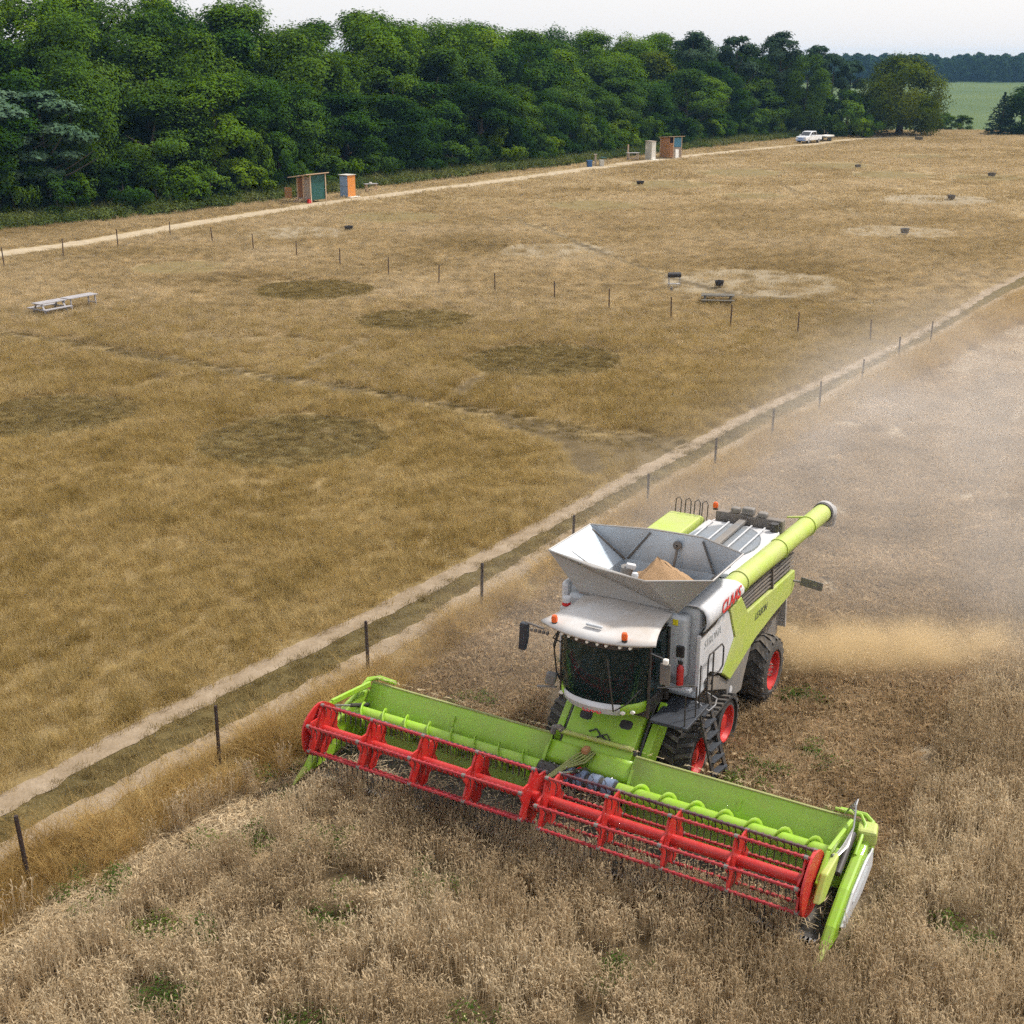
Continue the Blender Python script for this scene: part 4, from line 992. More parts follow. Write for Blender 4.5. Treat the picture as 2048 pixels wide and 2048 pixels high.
# --- rear wheels
def wheel(parent, x0, x1, y0, z0, r, rim_r, nlug, outward, name='rear_wheel'):
    w = abs(x1 - x0); xi, xo = (x0, x1)
    f = lambda a_, b_, t: (t, y0 + a_, z0 + b_)
    s_ = 1 if xo > xi else -1
    prof = [(rim_r, xi), (r * .86, xi), (r * .955, xi + s_ * .06), (r * .965, (xi + xo) / 2), (r * .955, xo - s_ * .06), (r * .86, xo), (rim_r * 1.12, xo + s_ * .015), (rim_r, xo - s_ * .03)]
    root = MB().lathe(prof, f, 40).build(name, M['rubber'], parent, smooth=True)
    lg = MB()
    for k in range(nlug * 2):
        a_ = 2 * math.pi * (k / 2) / nlug; half = k % 2
        a0 = a_ + (.5 / nlug * 2 * math.pi if half else 0)
        xm = (xi + xo) / 2; xe = (xo if half else xi)
        da = .30
        p = lambda aa, xx, rr: Vector((xx, y0 + rr * math.cos(aa), z0 + rr * math.sin(aa)))
        tw = .075
        q0, q1, q2 = a0, a0 + da * .55, a0 + da
        mid_x = xm + (xe - xm) * .55
        vs_ = []
        for aa, xx, rr in ((q0, xm, r * 1.0), (q1, mid_x, r * 1.0), (q2, xe, r * .93)):
            vs_ += [p(aa - tw, xx, rr), p(aa + tw, xx, rr), p(aa - tw, xx, r * .86), p(aa + tw, xx, r * .86)]
        lg.add(vs_, [(0, 1, 5, 4), (4, 5, 9, 8), (0, 4, 6, 2), (4, 8, 10, 6), (1, 3, 7, 5), (5, 7, 11, 9), (8, 9, 11, 10), (0, 2, 3, 1)])
    lg.build('tyre_lugs', M['lug'], root)
    MB().lathe([(rim_r * 1.02, xo - s_ * .01), (rim_r * .93, xo - s_ * .03), (rim_r * .88, xo - s_ * .17), (rim_r * .45, xo - s_ * .20), (rim_r * .42, xo - s_ * .10), (0.001, xo - s_ * .09)], f, 28).build('rim', M['red'], root, smooth=True)
    mb = MB()
    for k in range(8):
        a_ = 2 * math.pi * k / 8; c_ = (y0 + math.cos(a_) * rim_r * .3, z0 + math.sin(a_) * rim_r * .3); mb.cyl((xo - s_ * .10, *c_), (xo - s_ * .06, *c_), .025, n=6)
    mb.build('wheel_nuts', M['steel'], root)
    return root
wheel(CH, 1.12, 1.74, 8.42, .80, .82, .46, 18, 1)
wheel(CH, -1.12, -1.74, 8.42, .80, .82, .46, 18, 1)
MB().tube([(-1.2, 8.42, .8), (1.2, 8.42, .8)], .12, 10).build('rear_axle', M['black'], CH)
# --- track units
def track(sgn):
    xi, xo = .98 * sgn, 1.64 * sgn
    yF, yR, zc, r = 3.98, 5.66, .66, .60
    n_arc = 14
    loop = []
    for k in range(n_arc + 1):
        a_ = math.pi * .5 + math.pi * k / n_arc; loop.append((yF + r * math.cos(a_), zc + r * math.sin(a_)))
    for k in range(n_arc + 1):
        a_ = -math.pi * .5 + math.pi * k / n_arc; loop.append((yR + r * math.cos(a_), zc + r * math.sin(a_)))
    rows_ = [[(xi, y_, z_), ((xi + xo) / 2, y_, z_), (xo, y_, z_)] for y_, z_ in loop + loop[:1]]
    root = MB().sheet(rows_).build('track_unit', M['rubber'], CH, solid=.05)
    # chevron lugs
    pts = np.array(loop + loop[:1]); sg = np.hypot(*np.diff(pts, axis=0).T); ss = np.r_[0, np.cumsum(sg)]
    lg = MB(); nl = 34
    def pos(s_):
        s_ %= ss[-1]; y_, z_ = np.interp(s_, ss, pts[:, 0]), np.interp(s_, ss, pts[:, 1]); y2, z2 = np.interp((s_ + .02) % ss[-1], ss, pts[:, 0]), np.interp((s_ + .02) % ss[-1], ss, pts[:, 1])
        ty, tz_ = y2 - y_, z2 - z_; q = math.hypot(ty, tz_) or 1; return y_, z_, -tz_ / q, ty / q, ty / q, tz_ / q
    for k in range(nl):
        for half in (0, 1):
            s0 = ss[-1] * (k + .5 * half) / nl; xm, xe = (xi + xo) / 2 + .01 * sgn * (1 if half else -1), (xo if half else xi)
            vs_ = []
            for xx, so in ((xm, 0), (xe, -.11)):
                for ds in (-.042, .042):
                    y_, z_, ny_, nz_, _, _ = pos(s0 + so + ds)
                    yc_, zc_ = y_ - yF, 0
                    # outward normal: away from the loop's middle
                    my, mz = min(max(y_, yF), yR), zc
                    oy, oz = y_ - my, z_ - mz; q = math.hypot(oy, oz) or 1; oy, oz = oy / q, oz / q
                    vs_ += [(xx, y_ + oy * .085, z_ + oz * .085), (xx, y_ + oy * .01, z_ + oz * .01)]
            lg.add(vs_, [(0, 2, 6, 4), (0, 4, 5, 1), (2, 3, 7, 6), (0, 1, 3, 2), (4, 6, 7, 5)])
    lg.build('track_lugs', M['lug'], root)
    f = lambda y0, z0: (lambda a_, b_, t: (t, y0 + a_, z0 + b_))
    for y0 in (yF, yR):
        rr = r - .06
        w = MB().lathe([(rr, xi + .05 * sgn), (rr, xo - .05 * sgn), (rr * .78, xo - .03 * sgn)], f(y0, zc), 28).build('drive_wheel', M['rubber'], root, smooth=True)
        MB().lathe([(rr * .78, xo - .028 * sgn), (rr * .72, xo - .04 * sgn), (rr * .66, xo - .15 * sgn), (rr * .36, xo - .18 * sgn), (rr * .33, xo - .1 * sgn), (.001, xo - .09 * sgn)], f(y0, zc), 28).build('drive_rim', M['red'], root, smooth=True)
    for y0 in (4.56, 5.08):
        MB().lathe([(.2, xi + .06 * sgn), (.2, xo - .05 * sgn), (.16, xo - .03 * sgn), (.08, xo - .08 * sgn), (.001, xo - .08 * sgn)], f(y0, .29), 18).build('support_roller', M['darkgrey'], root, smooth=True)
    MB().prism([(4.2, .75), (5.45, .75), (5.2, 1.05), (4.4, 1.05)], BZ, xi + .1 * sgn, xo - .2 * sgn).build('track_frame', M['midgrey'], root)
    return root
track(1); track(-1)
MB().tube([(-1.1, 4.8, .95), (1.1, 4.8, .95)], .18, 12).build('front_axle', M['black'], CH)
# --- feeder house
fh = MB().prism([(3.3, 2.08), (2.30, 1.18), (2.12, .62), (2.5, .42), (3.5, 1.25)], BZ, -.78, .78).build('feeder_house', M['green'], CH, bevel=.03)
def on_feed(x_, t, lift=0.0):
    a_, b_ = Vector((x_, 3.3, 2.08)), Vector((x_, 2.30, 1.18)); nn = Vector((0, -.669, .743)); return a_.lerp(b_, t) + nn * lift
for xx in (-.45, .45):
    mb = MB(); vs_ = []
    for k in range(16):
        a_ = 2 * math.pi * k / 16; vs_.append(on_feed(xx + .14 * math.copysign(abs(math.cos(a_)) ** .6, math.cos(a_)), .47 + .075 * math.copysign(abs(math.sin(a_)) ** .7, math.sin(a_)), .006))
    mb.add(vs_, [tuple(range(16))]); mb.build('access_hole', M['black'], fh)
mb = MB(); mb.tube([on_feed(-.25, .72, .04), on_feed(-.1, .66, .06), on_feed(.02, .74, .05), on_feed(.2, .80, .04), on_feed(.5, .86, .05)], .02, 6); mb.tube([on_feed(-.1, .8, .03), on_feed(.15, .7, .06), on_feed(.3, .82, .03)], .016, 6)
mb.build('hydraulic_hose', M['black'], fh, smooth=True)
for sgn in (1, -1):
    MB().prism([(3.5, 2.0), (2.6, 1.25), (2.42, .7), (2.62, .62), (3.7, 1.5)], BZ, .90 * sgn, 1.06 * sgn).build('feeder_side_plate', M['green'], fh, bevel=.02)
    MB().tube([(.84 * sgn, 3.4, 1.98), (.85 * sgn, 2.95, 1.55), (.86 * sgn, 2.5, 1.05)], .035, 6).build('lift_hose', M['black'], fh, smooth=True)
MB().tube([(-.80, 2.42, 1.38), (.78, 2.42, 1.38)], .055, 10).build('coupling_tube', M['green_side'], fh, smooth=True)
MB().tube([(-.98, 2.36, 1.32), (-.96, 2.38, 1.44), (-.86, 2.42, 1.46), (-.78, 2.42, 1.40)], .07, 8).build('coupling_lever', M['darkgrey'], fh, smooth=True)
MB().bb((-.85, 2.46, 1.22), (.85, 2.54, 1.32)).build('coupling_beam', M['darkgrey'], fh)
# --- cab
cabp = []
for k in range(13):
    t = -1 + 2 * k / 12; cabp.append((.94 * math.sin(t * 1.2) / math.sin(1.2), 2.16 + .56 * abs(t) ** 2.2))
cb = MB(); cb.bb((-.9, 2.75, 1.96), (.9, 3.72, 2.28)); cab = cb.build('cab', M['black'], CH, bevel=.03)
zb, zt_ = 2.40, 3.63
rows_ = []
for j in range(6):
    t = j / 5; z_ = zb + (zt_ - zb) * t; bulge = -.10 * math.sin(t * math.pi * .8) + .05 * t
    rows_.append([(x_ * (1 + .03 * math.sin(t * 3.1)), y_ + bulge * (1 - .4 * abs(x_)), z_) for x_, y_ in cabp])
MB().sheet(rows_).build('windscreen', M['cabglass'], cab, smooth=True)
for sgn in (1, -1):
    MB().add([(.95 * sgn, 2.72, zb), (.95 * sgn, 3.66, zb), (.95 * sgn, 3.66, zt_), (.95 * sgn, 2.76, zt_)], [(0, 1, 2, 3)]).build('door_glass', M['cabglass'], cab)
    MB().tube([(.96 * sgn, 2.70, 2.0), (.97 * sgn, 2.68, 2.8), (.96 * sgn, 2.74, 3.58)], .035, 6).build('cab_pillar', M['black'], cab)
    MB().beam((.95 * sgn, 3.68, 2.0), (.95 * sgn, 3.68, 3.6), .09, .07).build('cab_pillar', M['black'], cab)
MB().bb((-.93, 3.66, 2.2), (.93, 3.695, 3.58)).build('cab_back_wall', M['black'], cab)
MB().bb((-.9, 2.6, 2.36), (.9, 3.66, 2.39)).build('cab_floor', M['darkgrey'], cab)
st = MB(); st.bb((-.28, 2.95, 2.33), (.28, 3.45, 2.78)); st.bb((-.26, 3.4, 2.75), (.26, 3.54, 3.35)); st.build('driver_seat', M['seat'], cab, bevel=.05)
mb = MB(); mb.tube([(0, 2.55, 2.33), (0, 2.66, 2.85)], .035, 6); mb.tube([(.19 * math.cos(a_), 2.66 + .06 * math.sin(a_), 2.87 + .17 * math.sin(a_)) for a_ in np.linspace(0, 6.283, 17)], .016, 5); mb.build('steering_wheel', M['darkgrey'], cab, smooth=True)
MB().box((.42, 2.9, 2.75), (.16, .5, .12)).build('armrest_console', M['midgrey'], cab, bevel=.02)
MB().box((-.55, 3.2, 2.6), (.34, .4, .4)).build('passenger_seat', M['blue'], cab, bevel=.04)
# fascia below the glass: white band with green ends
rows_ = [[(x_ * 1.0, y_ - .03, 2.40) for x_, y_ in cabp], [(x_ * .99, y_ - .06, 2.30) for x_, y_ in cabp], [(x_ * .96, y_ + .02, 2.15) for x_, y_ in cabp], [(x_ * .9, y_ + .15, 2.10) for x_, y_ in cabp]]
MB().sheet([r_[2:10] for r_ in rows_]).build('cab_fascia', M['white'], cab, smooth=True, solid=.02)
for a_, b_ in ((0, 3), (9, 13)):
    fe = MB().sheet([r_[a_:b_] for r_ in rows_]).build('fascia_end', M['green'], cab, smooth=True, solid=.025)
for x_, y_ in ((.62, 2.20), (.78, 2.32), (-.84, 2.42)):
    MB().lathe([(.001, -.02), (.05, -.015), (.055, .02)], lambda a_, b_, t: (x_ + a_, y_ + t + .03, 2.24 + b_ * .7), 10).build('fascia_lamp', M['offwhite'], cab, smooth=True)
lettering('fascia_name', 'CLAAS', .10, M['redtext'], cab, (-.02, 2.15, 2.19), (1, .0, 0), (0, .45, 1), bold=.02, width=.42)
# wiper
MB().tube([(.50, 2.06, 2.32), (.47, 2.0, 2.75), (.36, 2.02, 3.45)], .017, 5).build('wiper', M['black'], cab)
MB().tube([(.52, 2.07, 2.34), (.74, 2.16, 2.5), (.92, 2.42, 2.75)], .014, 5).build('wiper', M['black'], cab)
# roof with visor wings
rows_ = []
nB = 9
for j in range(nB):
    t = j / (nB - 1); row = []
    for k in range(17):
        u = -1 + 2 * k / 16
        fx = (1.30 if u < 0 else 1.20)
        wid = fx * (1 - t) ** 2.6 * 1.0 + (1 - (1 - t) ** 2.6) * .98
        yf = 2.05 + .36 * abs(u) ** 2.2
        y_ = yf + (3.95 - yf) * t
        z_ = 3.76 + .11 * math.sin(min(1, t * 1.6) * math.pi / 2) * (1 - .55 * abs(u) ** 3) - .02 * (1 - t) + .06 * t
        row.append((u * wid, y_, z_))
    rows_.append(row)
roof = MB().sheet(rows_).build('cab_roof', M['roofwhite'], cab, smooth=True, solid=.05)
MB().sheet([[(x_ * 1.0, y_ + .12, 3.66) for x_, y_ in cabp], [(x_ * 1.0, 3.7, 3.66) for x_, y_ in cabp]]).build('roof_lining', M['black'], cab)
MB().sheet([[(x_, y_ - .02, 3.58) for x_, y_ in cabp], [(x_, y_ - .03, 3.72) for x_, y_ in cabp]]).build('visor_band', M['black'], cab, solid=.03)
MB().box((-.12, 2.42, 3.89), (.36, .07, .05), (0, 0, -.05)).build('roof_handle', M['grey'], roof, bevel=.015)
for x_ in (-.72, -.55, -.36, -.12, .1, .28, .55, .74):
    y_ = 2.09 + .36 * (abs(x_) / 1.2) ** 2.2
    mb = MB(); mb.lathe([(.001, -.01), (.03, -.008), (.035, .05)], lambda a_, b_, t: (x_ + a_, y_ + t, 3.67 + b_), 10); mb.build('work_light', M['offwhite'], cab, smooth=True)
beacon(-.98, 2.38, 3.76, cab); beacon(.62, 2.22, 3.79, cab)
# mirrors, rails, lamps beside the cab
mb = MB(); mb.tube([(-1.15, 2.26, 3.66), (-1.4, 2.22, 3.72), (-1.55, 2.24, 3.72)], .028, 6)
for k in range(5): mb.box((-1.05 - .09 * k, 2.22, 3.60), (.05, .06, .06))
mb.build('mirror_arm', M['darkgrey'], cab)
MB().prism([(-.11, 3.72), (.11, 3.72), (.10, 3.40), (.03, 3.12), (-.15, 3.14)], lambda u, v, d: (-1.57 + u * .8, 2.22 + d, v), -.06, .06).build('mirror', M['navy'], cab, bevel=.02)
mb = MB(); mb.tube([(1.1, 2.35, 3.6), (1.35, 2.4, 3.52), (1.42, 2.42, 3.45)], .02, 6); mb.build('mirror_arm', M['black'], cab)
MB().box((1.40, 2.44, 3.18), (.22, .06, .46)).build('mirror', M['darkgrey'], cab, bevel=.03)
MB().box((1.42, 2.40, 3.47), (.11, .1, .12)).build('side_lamp', M['offwhite'], cab, bevel=.03)
for x_, y_ in ((-1.02, 2.72), (-1.10, 2.85)):
    MB().tube([(x_, y_, 3.5), (x_ - .10, y_ - .06, 3.1), (x_ - .06, y_ - .02, 2.5), (x_ + .06, y_, 2.3)], .016, 5).build('grab_rail', M['black'], cab)
MB().tube([(-1.04, 2.6, 3.45), (-1.16, 2.66, 3.3), (-1.02, 2.78, 3.18)], .014, 5).build('grab_rail', M['black'], cab)
MB().box((-1.16, 2.60, 2.42), (.22, .16, .26), (0, .2, .3)).build('front_lamp_box', M['midgrey'], cab, bevel=.04)
mb = MB(); mb.beam((-1.0, 2.55, 2.28), (-1.42, 2.5, 2.22), .05, .03); mb.build('lamp_bracket', M['midgrey'], cab)
# striped warning drum on the right shoulder
wd_ = MB().cyl((-1.18, 3.3, 3.66), (-1.18, 3.3, 3.78), .09, n=14).build('warning_flag_roll', M['white'], CH, smooth=True)
MB().cyl((-1.18, 3.3, 3.785), (-1.18, 3.3, 3.85), .092, n=14).build('red_stripe', M['redtext'], wd_, smooth=True)
MB().cyl((-1.18, 3.3, 3.855), (-1.18, 3.3, 3.96), .088, n=14).build('white_stripe', M['white'], wd_, smooth=True)
MB().cyl((-1.18, 3.3, 3.56), (-1.18, 3.3, 3.655), .092, n=14).build('red_stripe', M['redtext'], wd_, smooth=True)
MB().beam((-1.18, 3.3, 3.3), (-1.18, 3.4, 3.6), .06, .06).build('flag_holder', M['darkgrey'], wd_)
# side of the housing: vent, extinguisher, sticker
MB().bb((1.12, 3.66, 2.98), (1.30, 3.72, 3.24)).build('service_window', M['black'], CH, bevel=.03)
ex = MB().tube([(1.26, 3.60, 2.42), (1.26, 3.60, 2.78), (1.26, 3.60, 2.84), (1.26, 3.60, 2.88)], [.075, .075, .05, .02], 12).build('fire_extinguisher', M['red'], CH, smooth=True)
MB().box((1.26, 3.6, 2.91), (.1, .06, .06)).build('extinguisher_valve', M['black'], ex, bevel=.01)
MB().bb((1.02, 3.685, 3.66), (1.13, 3.698, 3.78)).build('safety_sticker', M['yellow'], CH)
MB().bb((.98, 3.55, 2.30), (1.50, 3.70, 2.36)).build('housing_ledge', M['grey'], CH)
# --- platform, rails, ladder
pf = MB().bb((.98, 2.75, 1.88), (1.78, 3.96, 1.95)).build('platform', M['navy'], CH, bevel=.01)
rail = lambda pts, r_=.019: MB().tube(pts, r_, 6).build('handrail', M['black'], pf, smooth=True)
rail([(1.72, 3.95, 1.92), (1.72, 3.95, 2.95), (1.72, 4.02, 3.02), (1.72, 4.72, 2.98), (1.72, 4.84, 2.86), (1.72, 4.84, 2.45), (1.70, 4.72, 2.36), (1.68, 4.4, 2.40), (1.66, 4.34, 2.2)])
rail([(1.73, 4.22, 2.0), (1.73, 4.22, 3.0)])
rail([(1.74, 3.3, 1.9), (1.74, 3.3, 2.62), (1.70, 3.2, 2.68), (1.1, 2.8, 2.66)], .016)
rail([(1.70, 2.82, 1.9), (1.70, 2.82, 2.6)], .016)
rail([(1.66, 3.7, 1.92), (1.66, 3.7, 2.9)], .016)
lad = MB(); lad.beam((1.60, 3.86, 1.92), (2.04, 3.80, .32), .04, .13, up=(0, 1, 0)); lad = lad.build('ladder', M['black'], CH)
MB().beam((1.60, 4.36, 1.92), (2.10, 4.34, .30), .04, .13, up=(0, 1, 0)).build('ladder_rail', M['black'], lad)
for k in range(6):
    t = .14 + .155 * k; a_, b_ = Vector((1.60, 3.86, 1.92)).lerp(Vector((2.04, 3.80, .32)), t), Vector((1.60, 4.36, 1.92)).lerp(Vector((2.10, 4.34, .30)), t)
    MB().beam(a_, b_, .15, .03).build('step', M['navy'], lad)
MB().tube([(1.55, 3.84, 2.0), (1.82, 3.84, 1.86), (1.86, 4.1, 1.88), (1.80, 4.36, 1.9), (1.55, 4.36, 2.0)], .018, 6).build('ladder_hoop', M['steel'], lad)
mb = MB(); mb.lathe([(.001, .012), (.09, .012), (.09, 0)], lambda a_, b_, t: (1.545 + t, 5.95 + a_, 1.34 + b_), 16); mb.build('round_decal', M['white'], CH)

# ================================================================== header
HD = empty('grain_header', LB(-.10, -.15) + (0,), -TH - R(1.8), label='wide lime green cutting header with red reel on the front of the combine', cat='header')
prof = [(2.44, 1.32), (2.40, 1.28), (2.29, 1.14), (2.12, .92), (2.05, .62), (1.95, .40), (1.78, .26), (1.40, .18), (.95, .16), (.42, .14)]
def sect(x0, x1, pr, nseg=8): return [[(x0 + (x1 - x0) * k / nseg, b, z) for b, z in pr] for k in range(nseg + 1)]
for x0, x1 in ((-5.32, -.92), (.92, 5.32)):
    sh = MB().sheet(sect(x0, x1, prof[:7])).build('back_sheet', M['greensheet'], HD, smooth=True, solid=.025)
    s_ = 1 if x0 > 0 else -1
    ua_, ub_ = (2.2, 5.05) if s_ > 0 else (-5.2, -2.6)
    MB().beam((x0, 2.45, 1.33), (x1, 2.45, 1.33), .05, .045).build('top_lip', M['olive'], sh)
    MB().beam(((x0 + x1) / 2, 2.26, 1.18), ((x0 + x1) / 2, 2.16, 1.0), .05, .04).build('sheet_bracket', M['green'], sh)
    MB().sheet(sect(x0, x1, prof[6:])).build('table_floor', M['floor'], HD, smooth=True, solid=.02)
# centre: low back sheets either side of the intake mouth
for x0, x1 in ((-.92, -.24), (.02, .92)):
    MB().sheet(sect(x0, x1, [(2.42, 1.22), (2.37, 1.16), (2.20, .98), (2.14, .86)], 3)).build('centre_sheet', M['green'], HD, smooth=True, solid=.025)
MB().sheet(sect(-.92, .92, prof[6:], 3)).build('table_floor', M['floor'], HD, solid=.02)
MB().bb((-.86, 2.2, .28), (.86, 2.26, .84)).build('intake_mouth', M['black'], HD)
for x_ in (-.93, .93):
    MB().prism([(2.45, 1.33), (2.29, 1.16), (2.10, .92), (1.85, .34), (1.95, .30), (2.2, .80), (2.42, 1.2)], BZ, x_ - .03, x_ + .03).build('sheet_rib', M['green'], HD)
mb = MB()
for k in range(5): mb.tube([(-.12 + .05 * k, 2.4, 1.2), (-.2 + .05 * k, 2.1, 1.22 - .03 * k), (-.34 + .03 * k, 1.7, 1.10), (-.42 + .02 * k, 1.25, 1.06), (-.45, .8, 1.1)], .018, 6)
mb.build('hose_bundle', M['olive'], HD, smooth=True)
MB().box((-.10, 2.32, 1.24), (.14, .2, .14)).build('hose_bracket', M['plankwood'], HD, bevel=.04)
# intake auger with flights
ax, az = 1.80, .88
for x0, x1, hand in ((-5.28, -.85, 1), (.85, 5.28, -1)):
    au = MB().tube([(x0, ax, az), (x1, ax, az)], .165, 16).build('intake_auger', M['green'], HD, smooth=True)
    pitch = .56; nt = (x1 - x0) / pitch; n_ = int(nt * 16); rows_ = []
    for k in range(n_ + 1):
        a_ = hand * 2 * math.pi * k / 16; x_ = x0 + pitch * k / 16
        rows_.append([(x_, ax + .15 * math.cos(a_), az + .15 * math.sin(a_)), (x_, ax + (.27) * math.cos(a_), az + .27 * math.sin(a_))])
    MB().sheet(rows_).build('auger_flight', M['green'], au, smooth=True, solid=.012)
fa = MB().tube([(-.84, ax, az), (.84, ax, az)], .16, 14).build('intake_finger_drum', M['black'], HD, smooth=True)
for k in range(4):
    x_ = -.22 + .30 * k
    MB().tube([(x_ - .10, ax, az), (x_ + .10, ax, az)], .20, 14).build('drum_sleeve', M['blue'], fa, smooth=True)
mb = MB()
for k in range(18):
    a_ = k * 2.1; x_ = -.78 + .09 * k; mb.tube([(x_, ax + .1 * math.cos(a_), az + .1 * math.sin(a_)), (x_, ax + .38 * math.cos(a_), az + .38 * math.sin(a_))], .012, 5)
mb.build('retracting_fingers', M['steel'], fa)
# knife
mb = MB(); mb.bb((-5.3, .30, .12), (5.3, .42, .16)); kn = mb.build('knife_bar', M['black'], HD)
mb = MB()
for k in range(140):
    x_ = -5.25 + .0755 * k; mb.add([(x_ - .025, .30, .15), (x_ + .025, .30, .15), (x_, .17, .135)], [(0, 1, 2)])
mb.build('knife_guards', M['steel'], kn, solid=.012)
# reel: two halves
RB, RZ, RR = .40, 1.16, .56
def reel(x0, x1, phase, ends):
    root = MB().tube([(x0, RB, RZ), (x1, RB, RZ)], .105, 18).build('reel', M['red'], HD, smooth=True)
    nb = 6
    def pt(a_, r_=RR): return RB + r_ * math.cos(a_), RZ + r_ * math.sin(a_)
    # spider plates
    for i in range(5):
        x_ = x0 + .12 + (x1 - x0 - .24) * i / 4
        pl = []
        for k in range(nb):
            a_ = phase + 2 * math.pi * k / nb
            pl += [pt(a_ - .17, RR * .93), pt(a_ + .17, RR * .93), pt(a_ + math.pi / nb, RR * .70)]
        MB().prism(pl, BZ, x_ - .018, x_ + .018).build('spider_plate', M['red'], root)
        mb = MB()
        for k in range(nb):
            a_ = phase + 2 * math.pi * k / nb
            mb.beam((x_, *pt(a_, RR * .5)), (x_, *pt(a_, RR * 1.0)), .10, .03, up=(1, 0, 0))
        mb.build('bar_bracket', M['red'], root)
        mb = MB()
        for k in range(nb):
            a_ = phase + 2 * math.pi * k / nb; y_, z_ = pt(a_, RR * 1.0); mb.cyl((x_ - .035, y_, z_), (x_ + .035, y_, z_), .04, n=8)
        mb.build('bar_bearing', M['midgrey'], root)
    for xe in ends:
        dd = []
        for k in range(28):
            a_ = 2 * math.pi * k / 28; dd.append(pt(a_, RR * (1.04 + .02 * math.cos(a_ * nb - phase * nb))))
        MB().prism(dd, BZ, xe - .02, xe + .02).build('end_disc', M['red'], root)
    for k in range(nb):
        a_ = phase + 2 * math.pi * k / nb; y_, z_ = pt(a_)
        dark = math.cos(a_) > .35 and k % 2 == 0
        bar = MB().tube([(x0 + .06, y_, z_), (x1 - .06, y_, z_)], .028, 8).build('tine_bar', M['purple'] if dark else M['redbar'], root, smooth=True)
        mb = MB(); n_ = int((x1 - x0) / .125) - 1
        for q in range(n_):
            x_ = x0 + .15 + q * .125
            mb.tube([(x_, y_, z_), (x_ + .01, y_ + .05, z_ - .12), (x_ + .01, y_ + .02, z_ - .27)], [.016, .013, .009], 4)
        mb.build('tines', M['black'], bar, kind='stuff')
        mb = MB()
        for q in range(0, n_, 1):
            x_ = x0 + .15 + q * .125; mb.box((x_, y_, z_), (.04, .058, .058))
        mb.build('tine_clips', M['purple'] if dark else M['redbar'], bar, kind='stuff')
    return root
reel(-5.22, -.10, R(28), (-5.20,))
reel(.02, 5.10, R(42), (5.08,))
# reel arms with rams
for x_ in (-5.30, -.04, 5.16):
    arm = MB()
    if x_ != -.04: arm.beam((x_, 2.3, 1.36), (x_, .95, 1.50), .07, .12); arm.beam((x_, .95, 1.50), (x_, RB, RZ), .07, .10)
    else: arm.beam((x_, 2.0, 1.0), (x_, 1.0, 1.22), .06, .08); arm.beam((x_, 1.0, 1.22), (x_, RB, RZ), .06, .08)
    arm = arm.build('reel_arm', M['green'] if x_ != -.04 else M['red'], HD, bevel=.015)
    MB().tube([(x_ + .07, 2.1, .95), (x_ + .07, 1.5, 1.2)], .045, 8).build('lift_ram', M['black'], arm, smooth=True)
    MB().tube([(x_ + .07, 1.5, 1.2), (x_ + .05, 1.0, 1.42)], .022, 8).build('ram_rod', M['steel'], arm, smooth=True)
# end dividers
def divider(s_):
    x0 = 5.36 * s_; dv0 = .36 if s_ > 0 else .45
    outer = [(0.0 if s_ > 0 else .12, .18), (.35 if s_ > 0 else .45, .48), (1.0, .84), (1.75, 1.12), (2.3, 1.22), (2.55, 1.02), (2.5, .5), (1.8, .22), (.5, .14)]
    dv = MB().prism(outer, BZ, x0, x0 + .19 * s_).build('crop_divider', M['green'], HD, bevel=.05)
    wp = [(.55, .36), (1.1, .74), (1.8, .96), (2.25, 1.0), (2.28, .62), (1.7, .36), (.75, .22)]
    MB().prism(wp, BZ, x0 + .192 * s_, x0 + .24 * s_).build('divider_panel', M['white'], dv, bevel=.02)
    MB().beam((x0 + .244 * s_, 1.1, .56), (x0 + .244 * s_, 1.9, .82), .012, .05, up=(1, 0, 0)).build('divider_stripe', M['greytext'], dv)
    MB().tube([(x0 + .11 * s_, -.25 + dv0, .22), (x0 + .1 * s_, -.5 + dv0, .13), (x0 + .06 * s_, -.72 + dv0, .08)], [.075, .05, .02], 6).build('divider_tip', M['green_side'], dv, smooth=True)
    MB().tube([(x0 + .1 * s_, 2.2, 1.22), (x0 + .12 * s_, 2.5, 1.34), (x0 - .05 * s_, 2.68, 1.34), (x0 - .5 * s_, 2.64, 1.34)], .05, 8).build('guard_tube', M['green'], dv, smooth=True)
    MB().tube([(x0 + .06 * s_, 1.7, 1.1), (x0 + .05 * s_, 2.3, 1.38), (x0 - .1 * s_, 2.52, 1.42), (x0 - .55 * s_, 2.46, 1.44)], .035, 8).build('guard_tube', M['green'], dv, smooth=True)
    return dv
divider(1); divider(-1)
mb = MB()
for k in range(5): mb.tube([(5.0, 2.4, 1.42), (5.1 + .03 * k, 2.35, 1.62 + .05 * k), (5.25, 2.15, 1.66 + .04 * k), (5.3, 1.9, 1.5), (5.25 + .02 * k, 1.5, 1.35), (5.2, .9, 1.3)], .014, 6)
mb.build('drive_hoses', M['steel'], HD, smooth=True)
MB().tube([(5.28, 2.0, 1.32), (5.3, 1.1, 1.02)], .06, 10).build('drive_motor', M['black'], HD, smooth=True)
MB().prism([(.15, .95), (.5, 1.35), (1.15, 1.4), (1.0, 1.15), (.45, .85)], BZ, 5.17, 5.30).build('reel_drive_cover', M['green_side'], HD, bevel=.03)
MB().box((5.45, 2.3, 1.22), (.34, .4, .3), (0, 0, .2)).build('gearbox_cover', M['green_side'], HD, bevel=.06)

HD.scale.x = 1.035
